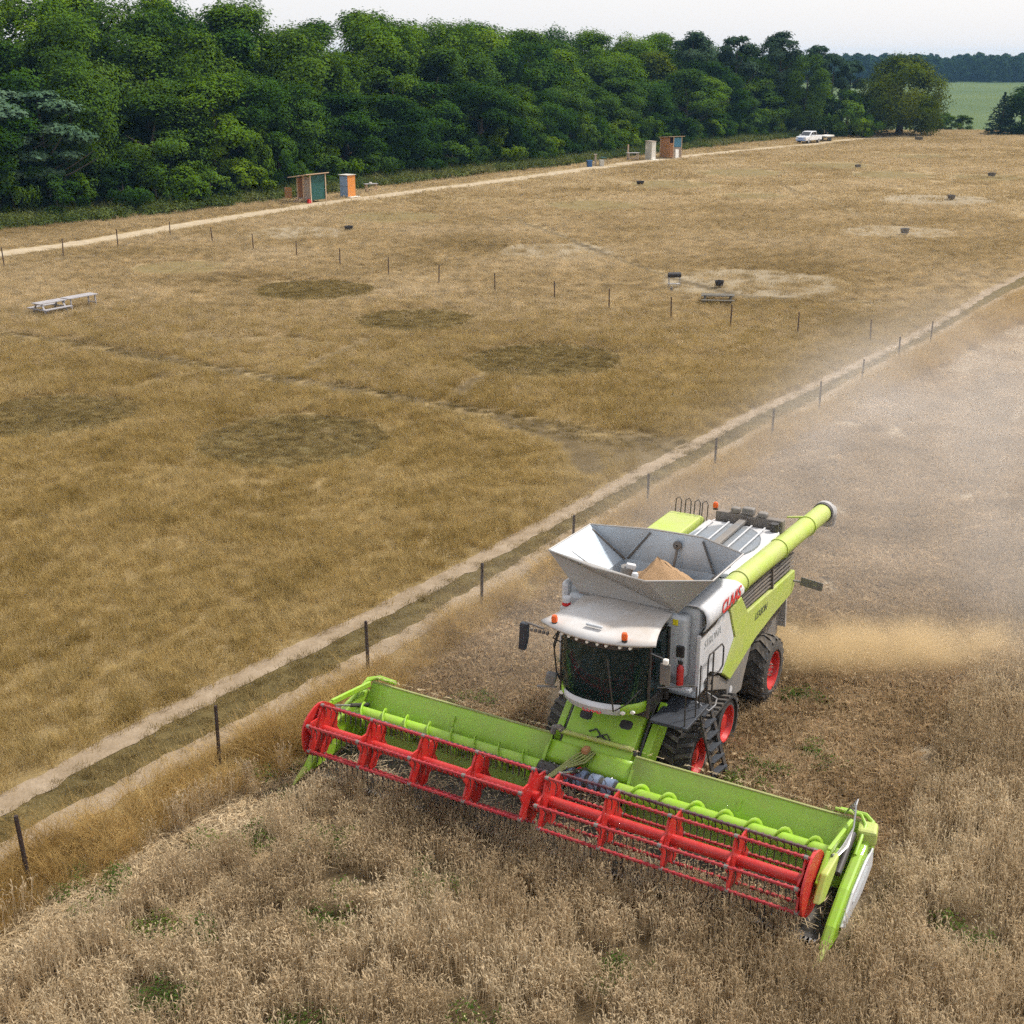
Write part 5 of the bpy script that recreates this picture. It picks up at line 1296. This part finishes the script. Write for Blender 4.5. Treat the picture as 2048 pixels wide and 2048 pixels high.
# loose cut straw on the header table, ledges and steps
mb = MB()
def straw(x_, y_, z_, ln):
    a_ = random.random() * 6.283; d_ = Vector((math.cos(a_), math.sin(a_), random.uniform(-.25, .25))) * ln; e_ = Vector((-math.sin(a_), math.cos(a_), .2)) * .006
    c_ = Vector((x_, y_, z_)); mb.add([c_ - d_ - e_, c_ + d_ - e_, c_ + d_ + e_, c_ - d_ + e_], [(0, 1, 2, 3)])
for _ in range(900): straw(random.uniform(-5.2, 5.2), random.uniform(.4, 1.5), .2 + abs(random.gauss(0, .12)), random.uniform(.05, .16))
for _ in range(500): straw(random.uniform(-.8, .8), random.uniform(1.4, 2.1), random.uniform(.3, .8), random.uniform(.05, .14))
for _ in range(160): straw(random.uniform(-5.2, 5.2), 2.45, 1.47, random.uniform(.03, .08))
o = mb.build('cut_straw', M['straw'], label='loose cut straw lying on the header table under the reel', cat='straw', kind='stuff')
o.location = HD.location; o.rotation_euler = HD.rotation_euler; o.scale.x = 1.035
# ================================================================== fence posts
def post_mesh(h, w, seed):
    g = random.Random(seed); mb = MB()
    o1, o2 = g.uniform(-.01, .01), g.uniform(-.01, .01)
    mb.tube([(0, 0, -.1), (o1, o2, h * .5), (o1 * 1.5, o2 * 1.5, h - .02), (o1 * 1.5, o2 * 1.5, h)], [w * .52, w * .5, w * .48, w * .40], 6)
    return mb.mesh('fence_post')
pm_ = [post_mesh(1.42, .085, i) for i in range(3)]; pg_ = [post_mesh(1.30, .085, 10 + i) for i in range(3)]
for k, (L_, B_) in enumerate(FENCE):
    x_, y_ = LB(L_, B_)
    o = mobj('fence_post', pm_[k % 3], None, M['rustpost'], label='dark brown fence post beside the rutted track, %s from the bottom left corner' % ORD(k + 1), cat='post', group='fence posts along the rutted track')
    o.location = (x_, y_, float(ground_z(x_, y_))); o.rotation_euler = (random.gauss(0, .025), random.gauss(0, .025), random.random() * 6)
    if k == 0: o.scale = (1.05, 1.05, 1.12)
F2 = [(19.11, 69.18), (15.68, 71.31), (12.35, 73.6), (9.26, 75.96), (5.85, 78.8), (2.65, 81.56), (-1.1, 84.8), (-4.9, 88.2), (-8.6, 91.8), (-12.52, 96.18), (-16.3, 100.3), (-20.43, 104.81), (-24.5, 108.7), (-28.85, 112.38)]
for k, (x_, y_) in enumerate(F2):
    o = mobj('fence_post', pg_[k % 3], None, M['greypost'], label='thin weathered fence post crossing the meadow, %s from the rutted track' % ORD(k + 1), cat='post', group='fence posts across the meadow')
    o.location = (x_, y_, float(ground_z(x_, y_))); o.rotation_euler = (random.gauss(0, .025), random.gauss(0, .025), random.random() * 6)
for k, (x_, y_) in enumerate([(-36.87, 95.94), (-34.12, 100.71), (-31.62, 106.53)]):
    o = mobj('fence_post', pg_[k % 3], None, M['rustpost'], label='fence post close beside the gravel lane, %s from the left edge' % ORD(k + 1), cat='post', group='fence posts beside the gravel lane')
    o.location = (x_, y_, float(ground_z(x_, y_))); o.scale = (1.15, 1.15, 1.1); o.rotation_euler = (random.gauss(0, .02), random.gauss(0, .02), 0)
M['greylane'] = lane_mat('grey_grit', (.23, .19, .16), (.31, .27, .235), (.39, .35, .31))
ribbon('grit_path', [(-42, 91.0), (-38.0, 95.4), (-34.5, 99.2), (-30.2, 104.0)], 1.3, M['greylane'], jag=.5, lift=.014)

# ================================================================== picnic tables
def picnic_table(x_, y_, rz, m_, label, group=None, ln=1.85, s_=1.0):
    o = empty('picnic_table', (x_, y_, float(ground_z(x_, y_))), rz, label=label, cat='table', group=group); o.scale = (s_, s_, s_)
    for k in range(5):
        MB().box((0, -.30 + .15 * k, .75), (ln, .138, .04)).build('top_plank', m_, o)
    for s2 in (-1, 1):
        for k in range(2): MB().box((0, s2 * (.62 + .15 * k), .45), (ln, .138, .04)).build('seat_plank', m_, o)
    for s2 in (-1, 1):
        e = s2 * (ln / 2 - .22)
        for t in (-1, 1): MB().beam((e, t * .68, 0), (e, t * .22, .73), .05, .10, up=(1, 0, 0)).build('leg', m_, o)
        MB().beam((e + .055 * s2, -.82, .405), (e + .055 * s2, .82, .405), .04, .09).build('seat_bearer', m_, o)
        MB().beam((e + .055 * s2, -.36, .70), (e + .055 * s2, .36, .70), .04, .08).build('top_bearer', m_, o)
    return o
a1 = math.atan2(3.24, 2.16)
picnic_table(-27.35, 77.4, a1, M['greywood'], 'silvered wooden picnic table at the left edge, nearer half of the pair', s_=1.05)
# the other one is a plain trestle table standing in line
o = empty('trestle_table', (-26.15, 79.25, 0), a1, label='silvered long trestle table end to end with the left picnic table', cat='table')
for k in range(5): MB().box((0, -.32 + .16 * k, .78), (2.2, .15, .045)).build('top_plank', M['greywood'], o)
for sx in (-.9, .9):
    for sy in (-.3, .3): MB().beam((sx, sy * 1.15, 0), (sx, sy, .76), .07, .07).build('leg', M['greywood'], o)
    MB().beam((sx, -.33, .3), (sx, .33, .3), .05, .07).build('cross_rail', M['greywood'], o)
picnic_table(12.75, 81.2, R(-8), M['darkwood'], 'dark mossy picnic table beside the low fire pit', s_=1.1).scale.z = .72

# ================================================================== barbecue and fire pits
def barbecue(x_, y_):
    o = empty('drum_barbecue', (x_, y_, 0), R(6), label='black half drum barbecue on thin legs in the pale mown circle', cat='barbecue')
    n_ = 14
    MB().prism([(.19 * math.cos(math.pi * k / n_), .78 + .19 * math.sin(math.pi * k / n_)) for k in range(n_ + 1)], lambda u, v, d: (d, u, v), -.42, .42).build('lid', M['ash'], o, smooth=False)
    MB().prism([(.19 * math.cos(-math.pi * k / n_), .77 + .15 * math.sin(-math.pi * k / n_)) for k in range(n_ + 1)], lambda u, v, d: (d, u, v), -.42, .42).build('drum', M['ash'], o)
    for sx in (-.36, .36):
        for sy in (-.16, .16): MB().beam((sx, sy * 1.3, 0), (sx, sy * .6, .66), .035, .035).build('leg', M['spout'], o)
    MB().box((0, 0, .22), (.8, .4, .02)).build('lower_shelf', M['spout'], o)
    return o
barbecue(10.75, 87.2)
mb = MB(); mb.tube([(10.30, 85.2, .02), (10.36, 85.35, .18), (10.42, 85.6, .24)], [.07, .09, .05], 7)
mb.build('charred_log', M['ash'], smooth=True, label='short black log propped up in front of the barbecue', cat='log')
def firepit(x_, y_, w, h, label, m_='ash', group='small fire pits on the meadow'):
    o = empty('fire_pit', (x_, y_, float(ground_z(x_, y_))), random.uniform(-.4, .4), label=label, cat='fire pit', group=group)
    n_ = 14
    MB().lathe([(w * .38, .06 * h), (w * .5, h), (w * .46, h), (w * .34, h * .35), (.001, h * .3)], lambda a_, b_, t: (a_, b_, t + .1), n_).build('bowl', M[m_], o, smooth=True)
    for k in range(3):
        a_ = 2.09 * k + .4; MB().beam((math.cos(a_) * w * .45, math.sin(a_) * w * .45, 0), (math.cos(a_) * w * .36, math.sin(a_) * w * .36, .22), .04, .04).build('leg', M[m_], o)
    return o
firepit(13.72, 87.0, .62, .36, 'black fire bowl standing just behind the dark picnic table')
firepit(-14.28, 116.6, .80, .34, 'black fire bowl in the left pale circle near the green shed')
firepit(15.22, 160.0, 1.0, .40, 'small black fire bowl below the blue bin by the lane')
firepit(33.7, 114.3, .80, .42, 'grey fire bowl in the pale circle on the right', 'midgrey')
firepit(46.76, 143.0, .9, .4, 'fire bowl in the farther pale circle on the right', 'darkgrey')
firepit(60.93, 171.6, 1.1, .42, 'fire bowl close to the right edge of the far meadow', 'darkgrey')
firepit(47.27, 185.0, .9, .35, 'tiny dark fire bowl in the far middle of the meadow', 'darkgrey')
mb = MB(); mb.box((0, 0, .32), (1.25, .8, .55)); mb.box((0, 0, .62), (1.32, .86, .06))
o = mb.build('log_crate', M['darkwood'], label='dark brown crate alone at the far end of the meadow', cat='crate'); o.location = (73.9, 247.6, 0)

# ================================================================== shacks along the lane
u1 = math.atan2(.817, .577)
GS = empty('green_shed', (-20.95, 140.1, 0), u1, label='timber shed with a dark green sheet wall and lean-to roof by the lane', cat='shed')
def P_(name, parent, m_, a_, b_, **k): return MB().bb(a_, b_).build(name, M[m_], parent, **k)
P_('green_wall', GS, 'tarp', (0, 0, .25), (2.2, .06, 2.75))
P_('floor', GS, 'wood', (0, .08, .32), (2.2, 1.8, .42))
P_('back_wall', GS, 'plankwood', (0, 1.76, .42), (2.2, 1.82, 2.45))
for k in range(6): P_('wall_board', GS, 'wood', (-.02, .10 + .14 * k, .45), (.03, .10 + .14 * k + .125, 2.62))
for x_, y_, h_ in ((-.05, -.03, 2.85), (-.05, 1.0, 2.7), (-.05, 1.85, 2.5), (2.22, -.03, 2.85), (2.22, 1.85, 2.5)): P_('post', GS, 'palewood', (x_ - .05, y_ - .05, 0), (x_ + .05, y_ + .05, h_))
MB().prism([(-.35, 2.98), (2.3, 2.58), (2.3, 2.50), (-.35, 2.90)], lambda u, v, d: (d, u, v), -.95, 2.5).build('roof', M['palewood'], GS)
for k in range(3): P_('step', GS, 'palewood', (-.95 + .3 * k, 1.05, .1 + .11 * k), (-.68 + .3 * k, 1.75, .15 + .11 * k))
MB().beam((-.9, 1.0, .02), (-.05, 1.0, .5), .05, .12).build('stair_string', M['palewood'], GS)
MB().beam((-.9, 1.8, .02), (-.05, 1.8, .5), .05, .12).build('stair_string', M['palewood'], GS)
MB().beam((-.45, -.5, 0), (0, -.05, .75), .07, .07).build('brace', M['palewood'], GS)
MB().beam((2.7, -.25, 0), (2.25, -.05, .8), .07, .07).build('brace', M['palewood'], GS)
for k in range(5): P_('porch_board', GS, 'plankwood', (-.9, 1.9, .45 + .22 * k), (-.86, 2.9, .64 + .22 * k))
mb = MB(); mb.prism([(0, 0), (.5, 0), (.42, .34), (.1, .5)], lambda u, v, d: (u, d, v), -.12, .12); rc = mb.build('red_canister', M['red'], bevel=.03, label='small red canister at the foot of the green shed', cat='canister'); rc.location = (-21.2, 139.2, 0); rc.rotation_euler = (0, 0, u1)
CB = empty('blue_orange_cubicle', (-17.75, 145.7, 0), u1, label='narrow cubicle with a pale blue door side and an orange side', cat='cubicle')
P_('orange_wall', CB, 'orangepaint', (0, 0, .06), (1.2, .05, 2.3)); P_('far_wall', CB, 'plankwood', (1.15, .06, .06), (1.2, 1.15, 2.25)); P_('rear_wall', CB, 'plankwood', (.05, 1.16, .06), (1.2, 1.2, 2.25))
P_('blue_door', CB, 'bluepaint', (-.03, .06, .1), (.02, 1.14, 1.12)); P_('blue_door', CB, 'bluepaint', (-.03, .06, 1.16), (.02, 1.14, 2.2)); P_('door_gap', CB, 'darkgrey', (.025, .06, .1), (.04, 1.14, 2.2))
P_('roof', CB, 'palegrey', (-.12, -.1, 2.31), (1.28, 1.28, 2.36)); P_('floor_slab', CB, 'offwhite', (-.1, -.5, 0), (1.45, 1.2, .055))
def small_table(x_, y_, rz, s_, label, m_='wood'):
    o = empty('work_table', (x_, y_, 0), rz, label=label, cat='table'); o.scale = (s_, s_, s_)
    MB().box((0, 0, .84), (1.5, .65, .05)).build('table_top', M['greywood'], o)
    for sx in (-.55, .55):
        for sy in (-.24, .24): MB().beam((sx, sy, 0), (sx, sy, .81), .09, .09).build('leg', M[m_], o)
    MB().box((0, 0, .25), (1.2, .5, .04)).build('shelf', M[m_], o)
    return o
t1 = small_table(-15.9, 151.9, u1 - .5, 1.05, 'small pale work table right of the blue and orange cubicle', 'palewood')
mb = MB(); mb.lathe([(.001, 0), (.14, 0), (.17, .14), (.15, .14), (.001, .05)], lambda a_, b_, t: (a_, b_, t), 12); wb = mb.build('wash_bowl', M['offwhite'], smooth=True, label='white bowl on the table beside the blue and orange cubicle', cat='bowl'); wb.location = (-15.95, 151.9, .92)
# second group
u2 = math.atan2(.80, .60)
HT = empty('boarded_hut', (23.6, 203.2, 0), u2 - .5, label='open fronted brown boarded hut with a teal panel by the lane', cat='hut')
for k in range(9): P_('wall_board', HT, 'plankwood', (-.06, .05 + .3 * k, .1), (.0, .05 + .3 * k + .28, 3.0))
for k in range(7): P_('front_board', HT, 'orangepaint' if False else 'plankwood', (-.02 + .001 * k, -.06, .15 + .30 * k), (.55, -.02, .15 + .30 * k + .27))
P_('teal_panel', HT, 'tealpaint', (.62, -.07, 1.65), (1.95, -.02, 2.95)); P_('lower_panel', HT, 'wood', (.62, -.05, .1), (1.95, -.01, 1.6))
P_('post', HT, 'palewood', (.54, -.1, 0), (.64, 0, 3.1)); P_('post', HT, 'palewood', (1.93, -.1, 0), (2.03, 0, 3.1)); P_('post', HT, 'palewood', (-.1, 2.7, 0), (0, 2.8, 2.9))
P_('rear_wall', HT, 'plankwood', (0, 2.72, .1), (2.0, 2.78, 2.9)); P_('side_wall', HT, 'plankwood', (1.96, .02, .1), (2.0, 2.7, 2.9))
MB().prism([(-.4, 3.22), (2.95, 2.98), (2.95, 2.90), (-.4, 3.14)], lambda u, v, d: (d, u, v), -.3, 2.35).build('roof', M['palewood'], HT)
mb = MB(); mb.box((0, 0, .72), (.55, .04, 1.5)); bd = mb.build('white_board', M['offwhite'], bevel=.01, label='plain white board leaning on the front of the boarded hut', cat='board'); bd.location = (24.55, 201.85, .0); bd.rotation_euler = (R(-18), R(10), u2 - .5)
C2 = empty('grey_cubicle', (20.6, 200.2, 0), u2 - .35, label='pale grey cubicle with a white front edge left of the boarded hut', cat='cubicle')
P_('front_wall', C2, 'offwhite', (0, 0, .06), (.75, .05, 2.6)); P_('side_wall', C2, 'palegrey', (-.02, .06, .06), (.03, 1.5, 2.55)); P_('rear_wall', C2, 'palegrey', (.04, 1.45, .06), (.75, 1.5, 2.55)); P_('far_wall', C2, 'palegrey', (.7, .06, .06), (.75, 1.44, 2.55))
P_('roof', C2, 'wood', (-.12, -.1, 2.61), (.85, 1.6, 2.66)); P_('notice', C2, 'offwhite', (-.05, 1.1, 1.5), (-.025, 1.45, 1.95)); P_('floor_slab', C2, 'offwhite', (-.1, -.4, 0), (1.2, 1.5, .055))
small_table(17.7, 199.0, .35, 1.3, 'grey work table with a tall post left of the grey cubicle')
mb = MB(); mb.bb((-.1, -.1, 0), (.1, .1, 2.2)); o = mb.build('timber_post', M['palewood'], label='tall timber post standing behind the grey work table', cat='post'); o.location = (17.1, 199.9, 0)
def bin_(x_, y_, m_, label, h=.85, w=.6):
    o = empty('waste_bin', (x_, y_, 0), .3, label=label, cat='bin')
    MB().prism([(-w / 2, 0), (w / 2, 0), (w * .58, h), (-w * .58, h)], lambda u, v, d: (u, d, v), -w * .45, w * .45).build('bin_body', M[m_], o, bevel=.03)
    MB().box((0, 0, h + .035), (w * 1.25, w * 1.0, .06)).build('bin_lid', M[m_], o, bevel=.02)
bin_(10.7, 187.2, 'brightblue', 'blue bin beside the lane, left of the small posts')
bin_(12.5, 189.0, 'palegrey', 'pale grey bin beside the lane, right of the short timber post', .75, .55)
mb = MB(); mb.bb((-.13, -.13, 0), (.13, .13, 1.5)); mb.bb((-.22, -.22, 1.5), (.22, .22, 1.58)); o = mb.build('timber_post', M['wood'], label='short capped timber post between the blue and grey bins', cat='post'); o.location = (11.65, 189.2, 0)
mb = MB(); mb.cyl((0, 0, 1.05), (0, 0, 1.1), .5, n=14); mb.cyl((0, 0, 0), (0, 0, 1.05), .05, n=6); o = mb.build('round_stand', M['tarp'], label='dark green round topped stand behind the grey bin', cat='stand'); o.location = (12.75, 190.2, 0)

# ================================================================== pickup and trailer
head = math.atan2(-.76, -.65)
PK = empty('pickup_truck', (52.4, 240.6, 0), head, label='white pickup truck parked on the lane, front towards the viewer', cat='pickup'); PK.scale = (1.12, 1.12, 1.15)
sec = lambda poly, w0, w1, nm, m_, par=PK, bev=.05: MB().prism(poly, lambda u, v, d: (u, d, v), w0, w1).build(nm, M[m_], par, bevel=bev)
sec([(2.55, .45), (2.62, .75), (2.5, 1.0), (1.35, 1.12), (-2.5, 1.12), (-2.6, .6), (-2.5, .45)], -.92, .92, 'body', 'carwhite')
cabn = sec([(1.35, 1.13), (.55, 1.68), (.2, 1.76), (-.85, 1.76), (-1.15, 1.13)], -.80, .80, 'cabin', 'carwhite', bev=.06)
MB().add([(1.32, -.72, 1.18), (1.32, .72, 1.18), (.62, .66, 1.66), (.62, -.66, 1.66)], [(0, 1, 2, 3)]).build('windscreen', M['carglass'], PK, solid=.03)
for s_ in (1, -1):
    MB().prism([(1.05, 1.2), (.5, 1.62), (.05, 1.66), (.05, 1.2)], lambda u, v, d: (u, d, v), .79 * s_, .815 * s_).build('side_window', M['carglass'], PK)
    MB().prism([(-.05, 1.2), (-.05, 1.66), (-.75, 1.66), (-.98, 1.2)], lambda u, v, d: (u, d, v), .79 * s_, .815 * s_).build('side_window', M['carglass'], PK)
    MB().box((2.56, .68 * s_, .86), (.08, .36, .16)).build('headlight', M['alloy'], PK, bevel=.03)
    for u in (1.65, -1.6):
        wl_ = MB().lathe([(.2, .62 * s_), (.37, .64 * s_), (.37, .9 * s_), (.25, .93 * s_)], lambda a_, b_, t: (u + a_, t, .37 + b_), 20).build('wheel', M['tyre'], PK, smooth=True)
        MB().lathe([(.25, .90 * s_), (.22, .925 * s_), (.001, .93 * s_)], lambda a_, b_, t: (u + a_, t, .37 + b_), 16).build('hub', M['alloy'], wl_, smooth=True)
    MB().box((.95, 1.02 * s_, 1.2), (.12, .2, .18)).build('mirror', M['carwhite'], PK, bevel=.03)
MB().box((2.60, 0, .78), (.08, .95, .22)).build('grille', M['carblue'], PK, bevel=.02); MB().box((2.62, 0, .50), (.16, 1.7, .18)).build('bumper', M['carblue'], PK, bevel=.03)
MB().bb((-2.45, -.78, 1.125), (-1.25, .78, 1.14)).build('load_bed', M['darkgrey'], PK)
TR = empty('flatbed_trailer', (56.6, 246.2, 0), head, label='low flatbed trailer with pale load hitched behind the pickup', cat='trailer')
MB().bb((-1.9, -.95, .62), (1.7, .95, .76)).build('deck', M['darkwood'], TR); MB().bb((-1.7, -.85, .77), (1.2, .85, 1.02)).build('load_boards', M['offwhite'], TR, bevel=.03)
MB().beam((1.7, 0, .6), (2.9, 0, .55), .1, .1).build('drawbar', M['darkgrey'], TR)
for s_ in (1, -1):
    for u in (-.4, .4): MB().lathe([(.14, .7 * s_), (.3, .72 * s_), (.3, .92 * s_), (.18, .93 * s_), (.001, .93 * s_)], lambda a_, b_, t: (u + a_, t, .31 + b_), 16).build('wheel', M['tyre'], TR, smooth=True)

# ================================================================== dust, chaff and haze
def volume(name, col, dens, aniso, build):
    m_, n_, l_ = nodes_of(name)
    o_ = n_.new('ShaderNodeOutputMaterial'); v_ = n_.new('ShaderNodeVolumePrincipled')
    v_.inputs['Color'].default_value = (*col, 1); v_.inputs['Anisotropy'].default_value = aniso; v_.inputs['Density'].default_value = dens
    if build:
        src = build(n_, l_); mu = n_.new('ShaderNodeMath'); mu.operation = 'MULTIPLY'; mu.inputs[1].default_value = dens
        l_.new(src, mu.inputs[0]); l_.new(mu.outputs[0], v_.inputs['Density'])
    l_.new(v_.outputs[0], o_.inputs['Volume'])
    return m_
def falloff(n_, l_, noise_sc, lo, hi, edges):
    """soft cloud: noise inside a box that fades towards its faces; edges = fade widths (x0, x1, y0, y1, z0, z1) as shares of the box"""
    tc = n_.new('ShaderNodeTexCoord'); sp = n_.new('ShaderNodeSeparateXYZ'); l_.new(tc.outputs['Generated'], sp.inputs[0])
    g_ = n_.new('ShaderNodeNewGeometry'); nz = n_.new('ShaderNodeTexNoise'); nz.inputs['Scale'].default_value = noise_sc; nz.inputs['Detail'].default_value = 4; nz.inputs['Distortion'].default_value = .6
    l_.new(tc.outputs['Object'], nz.inputs['Vector'])
    mr = n_.new('ShaderNodeMapRange'); mr.inputs['From Min'].default_value = lo; mr.inputs['From Max'].default_value = hi; l_.new(nz.outputs['Fac'], mr.inputs['Value'])
    last = mr.outputs['Result']
    for i, ax_ in enumerate('XYZ'):
        for side in (0, 1):
            w = edges[2 * i + side]
            if w <= 0: continue
            q = n_.new('ShaderNodeMapRange'); q.interpolation_type = 'SMOOTHSTEP'
            if side == 0: q.inputs['From Min'].default_value = 0; q.inputs['From Max'].default_value = w
            else: q.inputs['From Min'].default_value = 1; q.inputs['From Max'].default_value = 1 - w
            l_.new(sp.outputs[ax_], q.inputs['Value'])
            mm = n_.new('ShaderNodeMath'); mm.operation = 'MULTIPLY'; l_.new(last, mm.inputs[0]); l_.new(q.outputs['Result'], mm.inputs[1]); last = mm.outputs[0]
    return last
def vbox(name, a_, b_, m_, label, cat):
    o = MB().bb(a_, b_).build(name, m_, label=label, cat=cat, kind='stuff'); o.location = (MO.x, MO.y, 0); o.rotation_euler = (0, 0, -TH); return o
DUSTC = (.95, .895, .83)
vbox('dust_cloud', (-7.5, 8.5, .12), (13.0, 62, 5.2), volume('harvest_dust', DUSTC, .08, .1, lambda n_, l_: falloff(n_, l_, .2, .24, .68, (.22, .03, .10, .55, 0, .9))), 'pale dust drifting over the stubble behind the combine', 'dust')
vbox('dust_cloud', (-7.6, 2.6, .12), (-1.9, 13, 2.6), volume('side_dust', DUSTC, .07, .1, lambda n_, l_: falloff(n_, l_, .4, .28, .7, (.25, .2, .3, .3, 0, .8))), 'thin dust hanging beside the tracks left of the combine', 'dust')
ch = vbox('chaff_cloud', (0, -1.0, .06), (7.2, 1.9, 1.35), volume('chaff_spray', (1.0, .77, .44), 2.0, .0, lambda n_, l_: falloff(n_, l_, .8, .28, .66, (.12, .25, .3, .55, 0, .9))), 'golden fan of chaff thrown out behind the rear wheel', 'chaff')
ch.location = LB(.9, 9.75) + (0,); ch.rotation_euler = (0, 0, -TH + R(30))
mb = MB()
for _ in range(3800):
    L_ = random.uniform(.6, 7.0); B_ = 9.6 + .5 * L_ + random.gauss(0, .6); z_ = abs(random.gauss(0, .34)) + .1
    a_ = random.random() * 6.283; s_ = random.uniform(.02, .06); t_ = random.uniform(-.5, .5)
    c_ = Vector((L_, B_, z_)); d_ = Vector((math.cos(a_), math.sin(a_), t_)) * s_; e_ = Vector((-math.sin(a_), math.cos(a_), .3)) * .006
    mb.add([c_ - d_ - e_, c_ + d_ - e_, c_ + d_ + e_, c_ - d_ + e_], [(0, 1, 2, 3)])
o = mb.build('flying_straw', M['wheat'], label='bits of straw flying in the chaff behind the rear wheel', cat='straw', kind='stuff'); o.location = (MO.x, MO.y, 0); o.rotation_euler = (0, 0, -TH)
hz_ = MB().bb((-2400, -300, -16), (2400, 2700, 27)).build('haze', volume('air_haze', (.30, .60, 1.0), .00011, .0, None), label='thin bluish summer haze over the fields', cat='haze', kind='stuff')
